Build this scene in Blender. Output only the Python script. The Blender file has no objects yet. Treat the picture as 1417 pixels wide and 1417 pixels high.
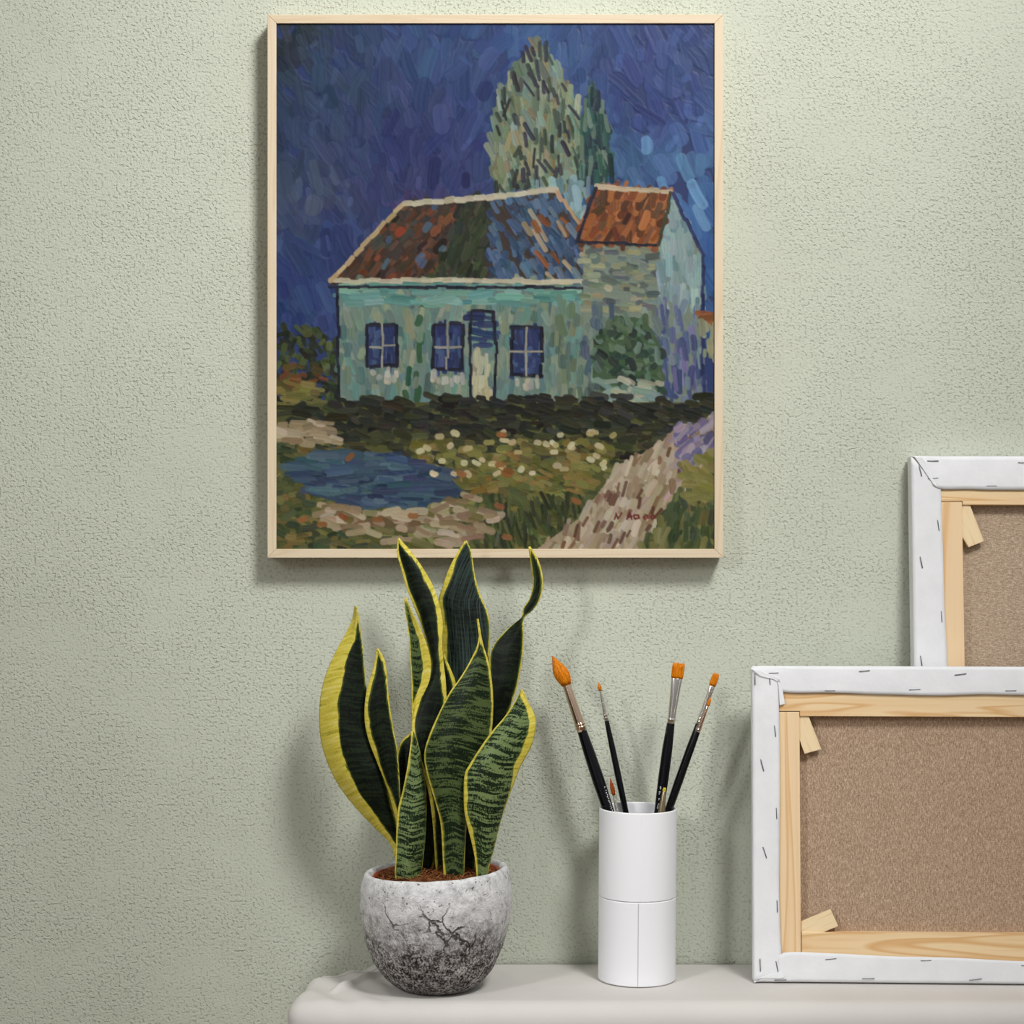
import bpy, math, random
import numpy as np
from mathutils import Vector, Matrix, noise, Quaternion

S = bpy.context.scene
COL = S.collection

# ------------------------------------------------------------------ camera, world, lights, exposure
F = 2700.0                      # focal length in pixels of the 1417 frame
D = 2.025                       # camera to wall
CZ = 1.218                      # camera height
TZ = 0.750                      # table top height
cam_d = bpy.data.cameras.new('camera')
cam_d.sensor_width = 36.0
cam_d.lens = 36.0 * F / 1417.0
cam_d.clip_start = 0.05
cam = bpy.data.objects.new('camera', cam_d)
cam.location = (0, -D, CZ)
cam.rotation_euler = (math.pi / 2, 0, 0)
COL.objects.link(cam)
S.camera = cam

W = bpy.data.worlds.new('studio_world')
S.world = W
W.use_nodes = True
wn, wl = W.node_tree.nodes, W.node_tree.links
bgn = wn['Background']
tc = wn.new('ShaderNodeTexCoord')
sx = wn.new('ShaderNodeSeparateXYZ')
wr = wn.new('ShaderNodeValToRGB')
wr.color_ramp.elements[0].position = 0.30
wr.color_ramp.elements[0].color = (0.20, 0.19, 0.18, 1)
wr.color_ramp.elements[1].position = 0.75
wr.color_ramp.elements[1].color = (1.0, 1.0, 0.98, 1)
mp = wn.new('ShaderNodeMapRange')
mp.inputs[1].default_value = -1
mp.inputs[2].default_value = 1
wl.new(tc.outputs['Generated'], sx.inputs[0])
wl.new(sx.outputs['Z'], mp.inputs[0])
wl.new(mp.outputs[0], wr.inputs[0])
wl.new(wr.outputs[0], bgn.inputs[0])
bgn.inputs[1].default_value = 0.56


def area(name, loc, target, size, energy, color=(1, 1, 1), spread=180, tall=None):
    d = bpy.data.lights.new(name, 'AREA')
    d.shape = 'DISK'
    d.size = size
    if tall:
        d.shape = 'RECTANGLE'
        d.size_y = tall
    d.energy = energy
    d.color = color
    d.spread = math.radians(spread)
    o = bpy.data.objects.new(name, d)
    o.location = loc
    o.rotation_euler = (Vector(target) - Vector(loc)).to_track_quat('-Z', 'Y').to_euler()
    COL.objects.link(o)
    return o


area('key_light', (0.82, -1.75, 2.95), (-0.08, 0, 1.66), 0.6, 11.8, (1.0, 1.0, 0.99), 68)
area('added_side_softbox', (-1.05, -1.60, 1.75), (0.25, 0, 0.77), 0.18, 0.62, (1.0, 1.0, 1.0), 34, 0.4)  # softbox added out of view on the left, throws shadows rightward
area('added_strip_light', (-0.80, -1.95, 0.95), (0.1, 0, 0.95), 0.016, 0.6, (1, 1, 1), 180, 1.0)  # pair of unseen strips added for streak highlights on handles and ferrules
area('added_strip_light', (1.50, -1.30, 0.95), (0.1, 0, 0.95), 0.016, 0.6, (1, 1, 1), 180, 1.0)

vs = S.view_settings
vs.view_transform = 'Standard'
vs.look = 'None'
vs.gamma = 1.0
vs.use_curve_mapping = False
vs.exposure = -0.22


# ------------------------------------------------------------------ helpers
def P(px, py, depth):
    """photo measurement -> point at a given distance from the camera"""
    return Vector(((px - 708.5) * depth / F, depth - D, CZ - (py - 708.5) * depth / F))


def lin(c):
    c = np.asarray(c, dtype=float) / 255.0
    return np.where(c <= 0.04045, c / 12.92, ((c + 0.055) / 1.055) ** 2.4)


def rgb(r, g, b):
    v = lin((r, g, b))
    return (float(v[0]), float(v[1]), float(v[2]), 1.0)


class NT:
    """small node helper"""
    def __init__(self, name):
        self.m = bpy.data.materials.new(name)
        self.m.use_nodes = True
        self.t = self.m.node_tree
        self.b = self.t.nodes['Principled BSDF']

    def n(self, typ, **kw):
        nd = self.t.nodes.new(typ)
        for k, v in kw.items():
            setattr(nd, k, v)
        return nd

    def put(self, sock, v):
        if isinstance(v, bpy.types.NodeSocket):
            self.t.links.new(v, sock)
        else:
            sock.default_value = v

    def coord(self, which='Object', scale=(1, 1, 1), rot=(0, 0, 0)):
        a = self.n('ShaderNodeTexCoord')
        b = self.n('ShaderNodeMapping')
        b.inputs['Scale'].default_value = scale
        b.inputs['Rotation'].default_value = rot
        self.t.links.new(a.outputs[which], b.inputs[0])
        return b.outputs[0]

    def noise(self, vec, scale, detail=3, rough=0.5, dist=0.0):
        a = self.n('ShaderNodeTexNoise')
        self.put(a.inputs['Vector'], vec)
        a.inputs['Scale'].default_value = scale
        a.inputs['Detail'].default_value = detail
        a.inputs['Roughness'].default_value = rough
        a.inputs['Distortion'].default_value = dist
        return a.outputs['Fac']

    def voro(self, vec, scale, feature='F1', rnd=1.0):
        a = self.n('ShaderNodeTexVoronoi', feature=feature)
        self.put(a.inputs['Vector'], vec)
        a.inputs['Scale'].default_value = scale
        a.inputs['Randomness'].default_value = rnd
        return a.outputs['Distance']

    def ramp(self, fac, stops, interp='LINEAR'):
        a = self.n('ShaderNodeValToRGB')
        a.color_ramp.interpolation = interp
        e = a.color_ramp.elements
        while len(e) < len(stops):
            e.new(0.5)
        for el, (p, c) in zip(e, stops):
            el.position = p
            el.color = c if len(c) == 4 else (*c, 1)
        self.put(a.inputs[0], fac)
        return a.outputs[0]

    def mix(self, fac, a, b, blend='MIX'):
        x = self.n('ShaderNodeMix', data_type='RGBA', blend_type=blend)
        self.put(x.inputs[0], fac)
        self.put(x.inputs[6], a)
        self.put(x.inputs[7], b)
        return x.outputs[2]

    def math(self, op, a, b=0.0, c=0.0, clamp=False):
        x = self.n('ShaderNodeMath', operation=op, use_clamp=clamp)
        self.put(x.inputs[0], a)
        self.put(x.inputs[1], b)
        self.put(x.inputs[2], c)
        return x.outputs[0]

    def smooth(self, v, lo, hi):
        x = self.n('ShaderNodeMapRange', interpolation_type='SMOOTHSTEP')
        self.put(x.inputs[0], v)
        x.inputs[1].default_value = lo
        x.inputs[2].default_value = hi
        return x.outputs[0]

    def attr(self, name, out='Fac'):
        a = self.n('ShaderNodeAttribute', attribute_name=name)
        return a.outputs[out]

    def bump(self, h, strength=0.3, dist=0.001):
        a = self.n('ShaderNodeBump')
        a.inputs['Strength'].default_value = strength
        a.inputs['Distance'].default_value = dist
        self.put(a.inputs['Height'], h)
        self.t.links.new(a.outputs[0], self.b.inputs['Normal'])

    def fin(self, color, rough=0.6, metal=0.0, spec=0.5):
        self.put(self.b.inputs['Base Color'], color)
        self.put(self.b.inputs['Roughness'], rough)
        self.b.inputs['Metallic'].default_value = metal
        self.b.inputs['Specular IOR Level'].default_value = spec
        return self.m


def mesh_obj(name, verts, faces, mat, parent=None, smooth=True):
    me = bpy.data.meshes.new(name)
    me.from_pydata([tuple(v) for v in verts], [], faces)
    me.update()
    if smooth:
        me.polygons.foreach_set('use_smooth', [True] * len(me.polygons))
    if mat:
        me.materials.append(mat)
    o = bpy.data.objects.new(name, me)
    COL.objects.link(o)
    if parent:
        o.parent = parent
    return o


def empty(name, label, cat, group=None, mtx=None):
    o = bpy.data.objects.new(name, None)
    o.empty_display_size = 0.02
    COL.objects.link(o)
    o['label'] = label
    o['category'] = cat
    if group:
        o['group'] = group
    if mtx is not None:
        o.matrix_world = mtx
    return o


def solidify(o, t, off=-1):
    m = o.modifiers.new('solid', 'SOLIDIFY')
    m.thickness = t
    m.offset = off


def bevel(o, w, seg=2, ang=40):
    m = o.modifiers.new('bevel', 'BEVEL')
    m.width = w
    m.segments = seg
    m.limit_method = 'ANGLE'
    m.angle_limit = math.radians(ang)


class MB:
    """collects simple solids into one mesh"""
    def __init__(self):
        self.v, self.f = [], []

    def box(self, a, b):
        i = len(self.v)
        x0, y0, z0 = a
        x1, y1, z1 = b
        self.v += [(x0, y0, z0), (x1, y0, z0), (x1, y1, z0), (x0, y1, z0), (x0, y0, z1), (x1, y0, z1), (x1, y1, z1), (x0, y1, z1)]
        self.f += [(i, i + 3, i + 2, i + 1), (i + 4, i + 5, i + 6, i + 7), (i, i + 1, i + 5, i + 4), (i + 1, i + 2, i + 6, i + 5),
                   (i + 2, i + 3, i + 7, i + 6), (i + 3, i, i + 4, i + 7)]
        return self

    def prism(self, poly, y0, y1):
        """poly in x,z (counter-clockwise seen from -y); extruded y0 (front) .. y1"""
        i, n = len(self.v), len(poly)
        self.v += [(x, y0, z) for x, z in poly] + [(x, y1, z) for x, z in poly]
        self.f.append(tuple(range(i, i + n)))
        self.f.append(tuple(range(i + 2 * n - 1, i + n - 1, -1)))
        for k in range(n):
            k2 = (k + 1) % n
            self.f.append((i + k, i + n + k, i + n + k2, i + k2))
        return self

    def tube(self, pts, rad, sides=6, cap=True):
        pts = [Vector(p) for p in pts]
        i0 = len(self.v)
        n = len(pts)
        for k, p in enumerate(pts):
            t = (pts[min(k + 1, n - 1)] - pts[max(k - 1, 0)])
            if t.length < 1e-9:
                t = Vector((0, 0, 1))
            t.normalize()
            a = t.orthogonal() if k == 0 else (a - t * a.dot(t))
            a.normalize()
            b = t.cross(a)
            r = rad[k] if hasattr(rad, '__len__') else rad
            for s in range(sides):
                th = 2 * math.pi * s / sides
                self.v.append(tuple(p + a * (r * math.cos(th)) + b * (r * math.sin(th))))
        for k in range(n - 1):
            for s in range(sides):
                s2 = (s + 1) % sides
                self.f.append((i0 + k * sides + s, i0 + k * sides + s2, i0 + (k + 1) * sides + s2, i0 + (k + 1) * sides + s))
        if cap:
            self.f.append(tuple(i0 + s for s in range(sides))[::-1])
            self.f.append(tuple(i0 + (n - 1) * sides + s for s in range(sides)))
        return self

    def loft(self, rings, close_start=True, close_end=True):
        i0 = len(self.v)
        m = len(rings[0])
        for r in rings:
            self.v += [tuple(p) for p in r]
        for k in range(len(rings) - 1):
            for s in range(m):
                s2 = (s + 1) % m
                self.f.append((i0 + k * m + s, i0 + k * m + s2, i0 + (k + 1) * m + s2, i0 + (k + 1) * m + s))
        if close_start:
            self.f.append(tuple(range(i0, i0 + m))[::-1])
        if close_end:
            e = i0 + (len(rings) - 1) * m
            self.f.append(tuple(range(e, e + m)))
        return self

    def lathe(self, prof, seg=64, close_start=True, close_end=True):
        rings = [[(r * math.cos(2 * math.pi * s / seg), r * math.sin(2 * math.pi * s / seg), z) for s in range(seg)] for r, z in prof]
        return self.loft(rings, close_start, close_end)

    def make(self, name, mat, parent=None, smooth=True):
        return mesh_obj(name, self.v, self.f, mat, parent, smooth)


def catmull(pts, n):
    """resample a polyline smoothly into n points, evenly by length"""
    pts = [np.array(p, float) for p in pts]
    ext = [2 * pts[0] - pts[1]] + pts + [2 * pts[-1] - pts[-2]]
    out = []
    for i in range(1, len(ext) - 2):
        p0, p1, p2, p3 = ext[i - 1:i + 3]
        for t in np.linspace(0, 1, 12, endpoint=False):
            out.append(0.5 * ((2 * p1) + (p2 - p0) * t + (2 * p0 - 5 * p1 + 4 * p2 - p3) * t * t + (3 * p1 - p0 - 3 * p2 + p3) * t ** 3))
    out.append(pts[-1])
    out = np.array(out)
    d = np.r_[0, np.cumsum(np.linalg.norm(np.diff(out, axis=0), axis=1))]
    s = np.linspace(0, d[-1], n)
    return np.stack([np.interp(s, d, out[:, k]) for k in range(out.shape[1])], 1)


# ------------------------------------------------------------------ materials
def m_wall():
    k = NT('sage_stucco')
    co = k.coord()
    soft = k.noise(co, 3.0, 3, 0.55)
    amp = k.smooth(k.noise(co, 9.0, 3, 0.6), 0.3, 0.6)
    grain = k.noise(co, 400, 2.0, 0.55)
    pit = k.smooth(k.noise(co, 330, 1.0, 0.5), 0.33, 0.46)
    am = k.math('ADD', k.math('MULTIPLY', amp, 0.55), 0.45)
    h = k.math('MULTIPLY', k.math('ADD', k.math('MULTIPLY', grain, 0.9), k.math('MULTIPLY', pit, 0.45)), am)
    k.bump(h, 0.75, 0.0016)
    c = k.ramp(soft, [(0.3, rgb(190, 194, 178)), (0.7, rgb(197, 201, 185))])
    c = k.mix(k.math('MULTIPLY', k.math('MULTIPLY', k.math('SUBTRACT', 1.0, pit), 0.30), am), c, rgb(128, 131, 114))
    return k.fin(c, 0.9, 0, 0.2)


def m_cloth():
    k = NT('warm_white_cloth')
    co = k.coord()
    k.bump(k.math('ADD', k.noise(co, 22, 3, 0.5), k.math('MULTIPLY', k.noise(co, 900, 1, 0.5), 0.12)), 0.25, 0.004)
    return k.fin(k.ramp(k.noise(co, 8, 3), [(0.3, rgb(203, 199, 194)), (0.7, rgb(210, 206, 201))]), 0.9, 0, 0.15)


def m_pine(name, base, dark, along, scale=1.0, amt=1.0):
    """along = axis index of the grain"""
    k = NT(name)
    s1 = [26 * scale] * 3
    s1[along] = 1.6 * scale
    s2 = [260 * scale] * 3
    s2[along] = 7 * scale
    co = k.coord('Object', s1)
    rings = k.noise(co, 1.0, 2, 0.5, 1.2)
    band = k.math('FRACT', k.math('MULTIPLY', rings, 7.0))
    fac = k.math('MULTIPLY', k.ramp(band, [(0.0, (0, 0, 0)), (0.62, (0.18, 0.18, 0.18)), (0.86, (1, 1, 1)), (1.0, (0, 0, 0))]), 0.75 * amt)
    fine = k.noise(k.coord('Object', s2), 1.0, 2, 0.6)
    c = k.mix(fac, base, dark)
    c = k.mix(k.math('MULTIPLY', k.smooth(fine, 0.5, 0.75), 0.28 * amt), c, dark)
    k.bump(fine, 0.12, 0.0006)
    return k.fin(c, 0.6, 0, 0.3)


def m_linen(name, vertical, c0, c1, c2):
    k = NT(name)
    a = (1150, 1150, 260) if vertical else (260, 1150, 1150)
    b = (650, 650, 1300) if vertical else (1300, 650, 650)
    s = (420, 420, 16) if vertical else (16, 420, 420)
    n1 = k.noise(k.coord('Object', a), 1, 2, 0.6)
    n2 = k.noise(k.coord('Object', b), 1, 1, 0.5)
    n3 = k.noise(k.coord('Object', s), 1, 2, 0.5)
    th = k.math('ADD', k.math('MULTIPLY', n1, 0.6), k.math('MULTIPLY', n2, 0.4))
    c = k.ramp(th, [(0.33, c0), (0.5, c1), (0.68, c2)])
    c = k.mix(k.math('MULTIPLY', k.smooth(n3, 0.66, 0.78), 0.45), c, c2)
    k.bump(th, 0.5, 0.0008)
    return k.fin(c, 0.9, 0, 0.1)


def m_white_canvas():
    k = NT('white_primed_canvas')
    co = k.coord()
    wv = k.math('ADD', k.noise(k.coord('Object', (1400, 500, 300)), 1, 1), k.noise(k.coord('Object', (300, 500, 1400)), 1, 1))
    k.bump(k.math('ADD', k.math('MULTIPLY', wv, 0.10), k.noise(co, 45, 3, 0.5)), 0.28, 0.0022)
    c = k.ramp(k.noise(co, 30, 4, 0.6), [(0.3, rgb(221, 222, 224)), (0.7, rgb(230, 230, 232))])
    return k.fin(c, 0.75, 0, 0.25)


def m_plain(name, c, rough=0.5, metal=0.0, spec=0.5):
    k = NT(name)
    return k.fin(c, rough, metal, spec)


def m_pot():
    k = NT('weathered_concrete')
    co = k.coord()
    z = k.n('ShaderNodeSeparateXYZ')
    k.put(z.inputs[0], co)
    zz = z.outputs['Z']
    big = k.noise(co, 28, 4, 0.6)
    fine = k.noise(co, 470, 3, 0.7)
    mid = k.noise(co, 120, 4, 0.65)
    # raw speckled aggregate where the pale skin has worn away (ragged boundary)
    edge = k.math('ADD', zz, k.math('MULTIPLY', k.math('SUBTRACT', big, 0.5), 0.075))
    skin = k.smooth(edge, 0.036, 0.094)
    pale = k.ramp(mid, [(0.28, rgb(158, 156, 156)), (0.45, rgb(200, 199, 199)), (0.7, rgb(224, 223, 223))])
    raw = k.ramp(k.math('ADD', k.math('MULTIPLY', fine, 0.62), k.math('MULTIPLY', mid, 0.38)),
                 [(0.42, rgb(34, 31, 30)), (0.48, rgb(92, 88, 86)), (0.53, rgb(152, 148, 146)), (0.62, rgb(206, 203, 201))])
    c = k.mix(skin, raw, pale)
    base = k.smooth(edge, -0.012, 0.034)
    c = k.mix(base, k.mix(0.55, raw, rgb(58, 54, 52)), c)
    # dark pores
    c = k.mix(k.math('MULTIPLY', k.smooth(k.noise(co, 300, 2, 0.5), 0.36, 0.29), 0.75), c, rgb(52, 48, 46))
    # cracks
    wob = k.n('ShaderNodeVectorMath', operation='ADD')
    ns = k.n('ShaderNodeTexNoise')
    k.put(ns.inputs['Vector'], co)
    ns.inputs['Scale'].default_value = 55
    ns.inputs['Detail'].default_value = 4
    sc = k.n('ShaderNodeVectorMath', operation='SCALE')
    k.put(sc.inputs[0], ns.outputs['Color'])
    sc.inputs['Scale'].default_value = 0.022
    k.put(wob.inputs[0], co)
    k.put(wob.inputs[1], sc.outputs[0])
    cr = k.voro(wob.outputs[0], 34, 'DISTANCE_TO_EDGE')
    line = k.smooth(cr, 0.045, 0.006)
    zone = k.math('MULTIPLY', k.smooth(zz, 0.036, 0.055), k.smooth(zz, 0.100, 0.080))
    patch = k.smooth(k.noise(co, 19, 2), 0.47, 0.56)
    cm = k.math('MULTIPLY', line, k.math('MULTIPLY', zone, patch))
    c = k.mix(k.math('MULTIPLY', cm, 0.85), c, rgb(50, 46, 45))
    h = k.math('SUBTRACT', k.math('ADD', k.math('MULTIPLY', fine, 0.6), k.math('MULTIPLY', mid, 0.8)), k.math('MULTIPLY', cm, 1.2))
    k.bump(h, 0.7, 0.0025)
    return k.fin(c, 0.92, 0, 0.15)


def m_leaf(name, d0, d1, l0, band_amt):
    k = NT(name)
    edge = k.attr('margin')           # signed distance (mm) inside the green middle
    u = k.attr('across')              # mm across
    v = k.attr('along')               # mm along
    rnd = k.n('ShaderNodeObjectInfo').outputs['Random']
    cx = k.n('ShaderNodeCombineXYZ')
    k.put(cx.inputs[0], k.math('MULTIPLY', u, 0.045))
    k.put(cx.inputs[1], k.math('MULTIPLY', v, 0.34))
    k.put(cx.inputs[2], k.math('MULTIPLY', rnd, 40))
    band = k.noise(cx.outputs[0], 1.0, 2, 0.55, 0.3)
    cz = k.n('ShaderNodeCombineXYZ')
    k.put(cz.inputs[0], k.math('MULTIPLY', u, 0.95))
    k.put(cz.inputs[1], k.math('MULTIPLY', v, 0.36))
    k.put(cz.inputs[2], k.math('MULTIPLY', rnd, 17))
    jag = k.noise(cz.outputs[0], 1.0, 2, 0.6)
    bb = k.math('ADD', band, k.math('MULTIPLY', k.math('SUBTRACT', jag, 0.5), 0.55))
    f = k.math('MULTIPLY', k.smooth(bb, 0.46, 0.57), band_amt)
    cl = k.n('ShaderNodeCombineXYZ')
    k.put(cl.inputs[0], k.math('MULTIPLY', u, 0.7))
    k.put(cl.inputs[1], k.math('MULTIPLY', v, 0.02))
    k.put(cl.inputs[2], k.math('MULTIPLY', rnd, 9))
    streak = k.noise(cl.outputs[0], 1.0, 2, 0.6)
    green = k.mix(f, k.mix(k.smooth(streak, 0.4, 0.7), d0, d1), l0)
    yel = k.ramp(k.math('ADD', k.math('MULTIPLY', band, 0.7), k.math('MULTIPLY', jag, 0.3)),
                 [(0.30, rgb(142, 138, 46)), (0.46, rgb(196, 180, 66)), (0.60, rgb(208, 194, 92)), (0.72, rgb(216, 208, 146))])
    e2 = k.math('ADD', edge, k.math('MULTIPLY', k.math('SUBTRACT', streak, 0.5), 3.0))
    trans = k.smooth(e2, -0.6, 0.6)
    lime = k.math('MULTIPLY', k.smooth(e2, 2.2, 0.3), 0.4)
    c = k.mix(lime, green, rgb(84, 104, 40))
    c = k.mix(trans, yel, c)
    k.bump(k.math('ADD', streak, k.math('MULTIPLY', band, 0.5)), 0.15, 0.001)
    k.b.inputs['Coat Weight'].default_value = 0.02
    k.b.inputs['Coat Roughness'].default_value = 0.3
    return k.fin(c, 0.5, 0, 0.12)


def m_soil():
    k = NT('coir_soil')
    co = k.coord()
    n = k.noise(co, 260, 4, 0.7)
    k.bump(n, 0.9, 0.004)
    return k.fin(k.ramp(n, [(0.3, rgb(38, 22, 14)), (0.5, rgb(92, 54, 30)), (0.7, rgb(138, 88, 52))]), 0.95, 0, 0.1)


def m_fiber():
    k = NT('coir_fibre')
    n = k.noise(k.coord(), 160, 2, 0.6)
    return k.fin(k.ramp(n, [(0.3, rgb(84, 46, 24)), (0.55, rgb(140, 86, 48)), (0.75, rgb(184, 132, 84))]), 0.8, 0, 0.2)


def m_bristle(name, a, b, c):
    k = NT(name)
    n = k.noise(k.coord('Object', (2600, 2600, 60)), 1, 2, 0.6)
    k.bump(n, 0.5, 0.0006)
    return k.fin(k.ramp(n, [(0.32, a), (0.5, b), (0.7, c)]), 0.5, 0, 0.15)


def m_paint():
    k = NT('oil_paint')
    c = k.attr('paint', 'Color')
    return k.fin(c, 0.42, 0, 0.22)


M = {}
M['wall'] = m_wall()
M['floor'] = m_pine('floor_boards', rgb(168, 138, 104), rgb(120, 92, 64), 0, 0.3)
M['cloth'] = m_cloth()
M['frame_h'] = m_pine('pale_frame_wood_rail', rgb(214, 197, 170), rgb(196, 170, 132), 0, 1.0, 0.6)
M['frame_v'] = m_pine('pale_frame_wood_stile', rgb(214, 197, 170), rgb(196, 170, 132), 2, 1.0, 0.6)
M['pine_h'] = m_pine('pine_crosswise', rgb(231, 203, 160), rgb(205, 152, 90), 0)
M['pine_v'] = m_pine('pine_upright', rgb(231, 203, 164), rgb(212, 165, 108), 2)
M['wedge'] = m_pine('wedge_wood', rgb(233, 210, 170), rgb(208, 166, 112), 2, 1.6, 0.7)
M['linen_v'] = m_linen('brown_linen', True, rgb(132, 108, 88), rgb(166, 141, 118), rgb(206, 184, 158))
M['linen_h'] = m_linen('grey_brown_linen', False, rgb(138, 118, 98), rgb(172, 151, 129), rgb(208, 190, 166))
M['canvas'] = m_white_canvas()
M['steel'] = m_plain('staple_steel', rgb(120, 122, 126), 0.35, 1.0)
M['pot'] = m_pot()
M['leaf_dark'] = m_leaf('leaf_dark_green', rgb(5, 10, 5), rgb(12, 20, 11), rgb(42, 56, 33), 0.32)
M['leaf_sheen'] = m_leaf('leaf_painted_sheen', rgb(9, 15, 13), rgb(50, 64, 62), rgb(46, 60, 44), 0.30)  # pale bluish streaks paint the tall leaf's reflected sheen into its colour
M['leaf_mid'] = m_leaf('leaf_mid_green', rgb(13, 24, 12), rgb(24, 38, 19), rgb(80, 95, 54), 0.8)
M['leaf_pale'] = m_leaf('leaf_banded_green', rgb(16, 28, 14), rgb(30, 46, 23), rgb(110, 127, 80), 0.9)
M['soil'] = m_soil()
M['fiber'] = m_fiber()
M['terracotta'] = m_plain('red_brown_plastic', rgb(150, 66, 34), 0.5)
M['cup'] = m_plain('white_card_tube', rgb(236, 236, 239), 0.5, 0, 0.35)
M['seam'] = m_plain('tube_seam_grey', rgb(190, 190, 194), 0.6, 0, 0.3)
M['black'] = m_plain('black_lacquer', rgb(7, 7, 13), 0.1, 0, 0.32)
M['nickel'] = m_plain('nickel', rgb(228, 222, 216), 0.13, 1.0)
M['copper'] = m_plain('copper_nickel', rgb(222, 192, 170), 0.13, 1.0)
M['orange'] = m_bristle('orange_bristle', rgb(146, 76, 0), rgb(212, 120, 8), rgb(240, 160, 36))
M['amber'] = m_bristle('amber_bristle', rgb(146, 80, 6), rgb(204, 118, 14), rgb(230, 150, 40))
M['rust'] = m_bristle('rust_bristle', rgb(96, 36, 4), rgb(150, 62, 8), rgb(190, 100, 36))
M['lime'] = m_bristle('yellow_bristle', rgb(150, 130, 20), rgb(196, 176, 40), rgb(220, 206, 80))
M['olive'] = m_plain('brass_ferrule', rgb(176, 160, 128), 0.3, 1.0)
M['letter'] = m_plain('white_print', rgb(205, 205, 210), 0.5)
M['paint'] = m_paint()
M['back'] = m_plain('raw_backing', rgb(190, 175, 150), 0.8)

# ------------------------------------------------------------------ the setting
o = MB().box((-3.0, 0.0, -0.02), (3.0, 0.12, 3.2)).make('wall_back', M['wall'], None, False)
o['kind'] = 'structure'
o = MB().box((-3.0, -4.2, -0.05), (3.0, 0.0, 0.0)).make('floor', M['floor'], None, False)
o['kind'] = 'structure'

# ------------------------------------------------------------------ tablecloth
def build_cloth():
    ol = [(-0.143, -0.006), (-0.158, -0.020), (-0.186, -0.040), (-0.2065, -0.056), (-0.2085, -0.076), (-0.2105, -0.10), (-0.2155, -0.128),
          (-0.2160, -0.147), (-0.2095, -0.160), (-0.196, -0.1665), (-0.175, -0.169), (-0.15, -0.170)]
    left = catmull(ol, 110)
    front = np.array([(x, -0.170) for x in np.arange(-0.146, 0.741, 0.005)])
    right = catmull([(0.745, -0.169), (0.752, -0.163), (0.756, -0.150), (0.758, -0.10), (0.758, -0.006)], 40)
    out = np.vstack([left, front, right])
    n = len(out)
    tg = np.gradient(out, axis=0)
    tg /= np.linalg.norm(tg, axis=1)[:, None]
    nm = np.stack([tg[:, 1], -tg[:, 0]], 1)            # outward
    s = np.r_[0, np.cumsum(np.linalg.norm(np.diff(out, axis=0), axis=1))]
    r = 0.018
    inner = out - nm * r
    inner[:, 1] = np.minimum(inner[:, 1], -0.004)
    bx = np.maximum(-0.143 + 0.045 * np.clip(s / 0.24, 0, 1), np.minimum(inner[:, 0], 0.75))
    back = np.stack([bx, np.full(n, -0.003)], 1)
    mrows = 46

    def seg(p, a, b):
        a, b = np.array(a), np.array(b)
        t = np.clip(np.dot(p - a, b - a) / np.dot(b - a, b - a), 0, 1)
        return np.linalg.norm(p - (a + t * (b - a))), t

    ridges = [((-0.174, -0.116), (-0.124, -0.030), 0.0065, 0.0045),
              
              ((-0.02, -0.02), (0.01, -0.075), 0.0012, 0.006)]

    def top_z(p):
        z = 0.0
        for a, b, h, w in ridges:
            d, t = seg(p, a, b)
            z += h * math.exp(-(d / w) ** 2) * (math.sin(math.pi * min(max(0.08 + t * 0.86, 0), 1)) ** 0.6)
        # slack between the table corner and the wall
        if p[0] < -0.12:
            z += 0.0012 * math.sin(p[0] * 160 + p[1] * 90)
        return z

    V, Fc = [], []
    rings = []
    for j in range(mrows + 1):
        t = j / mrows
        ring = []
        for i in range(n):
            p = back[i] * (1 - t) + inner[i] * t
            ring.append((p[0], p[1], TZ - 0.0006 + top_z(p)))
        rings.append(ring)
    for th in np.linspace(0, math.pi / 2, 7)[1:]:
        ring = []
        for i in range(n):
            p = inner[i] + nm[i] * r * math.sin(th)
            ring.append((p[0], min(p[1], -0.004), TZ - 0.0006 - r * (1 - math.cos(th)) + top_z(inner[i]) * math.cos(th)))
        rings.append(ring)
    drops = list(np.linspace(0.006, 0.16, 22)) + list(np.linspace(0.19, TZ - r - 0.002, 18))
    for d in drops:
        ring = []
        k = min(1.0, d / 0.12)
        for i in range(n):
            w = (0.55 + 0.45 * math.sin(s[i] * 61 + 0.6 * math.sin(s[i] * 17))) * 0.7 + (0.5 + 0.5 * math.sin(s[i] * 27 + 1.7)) * 0.3
            amp = 0.020 * k * (1.0 if s[i] > 0.30 else 0.35) * (0.35 + 0.65 * min(1, d / 0.5))
            off = amp * w + 0.0025 * k * noise.noise((s[i] * 30, d * 14, 2.0))
            if s[i] < 0.30:
                off -= 0.010 * k * (1 - abs(2 * s[i] / 0.30 - 1))
            fade = min(1.0, s[i] / 0.05, (s[-1] - s[i]) / 0.05)
            p = out[i] + nm[i] * off * fade
            ring.append((p[0], min(p[1], -0.004), TZ - r - d))
        rings.append(ring)
    for ring in rings:
        V += ring
    for a in range(len(rings) - 1):
        for i in range(n - 1):
            Fc.append((a * n + i, (a + 1) * n + i, (a + 1) * n + i + 1, a * n + i + 1))
    ob = mesh_obj('tablecloth', V, Fc, M['cloth'])
    solidify(ob, 0.0008, -1)
    ob['label'] = 'off-white cloth covering the table against the green wall, hanging over its edge'
    ob['category'] = 'tablecloth'
    return ob


cloth = build_cloth()


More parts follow.
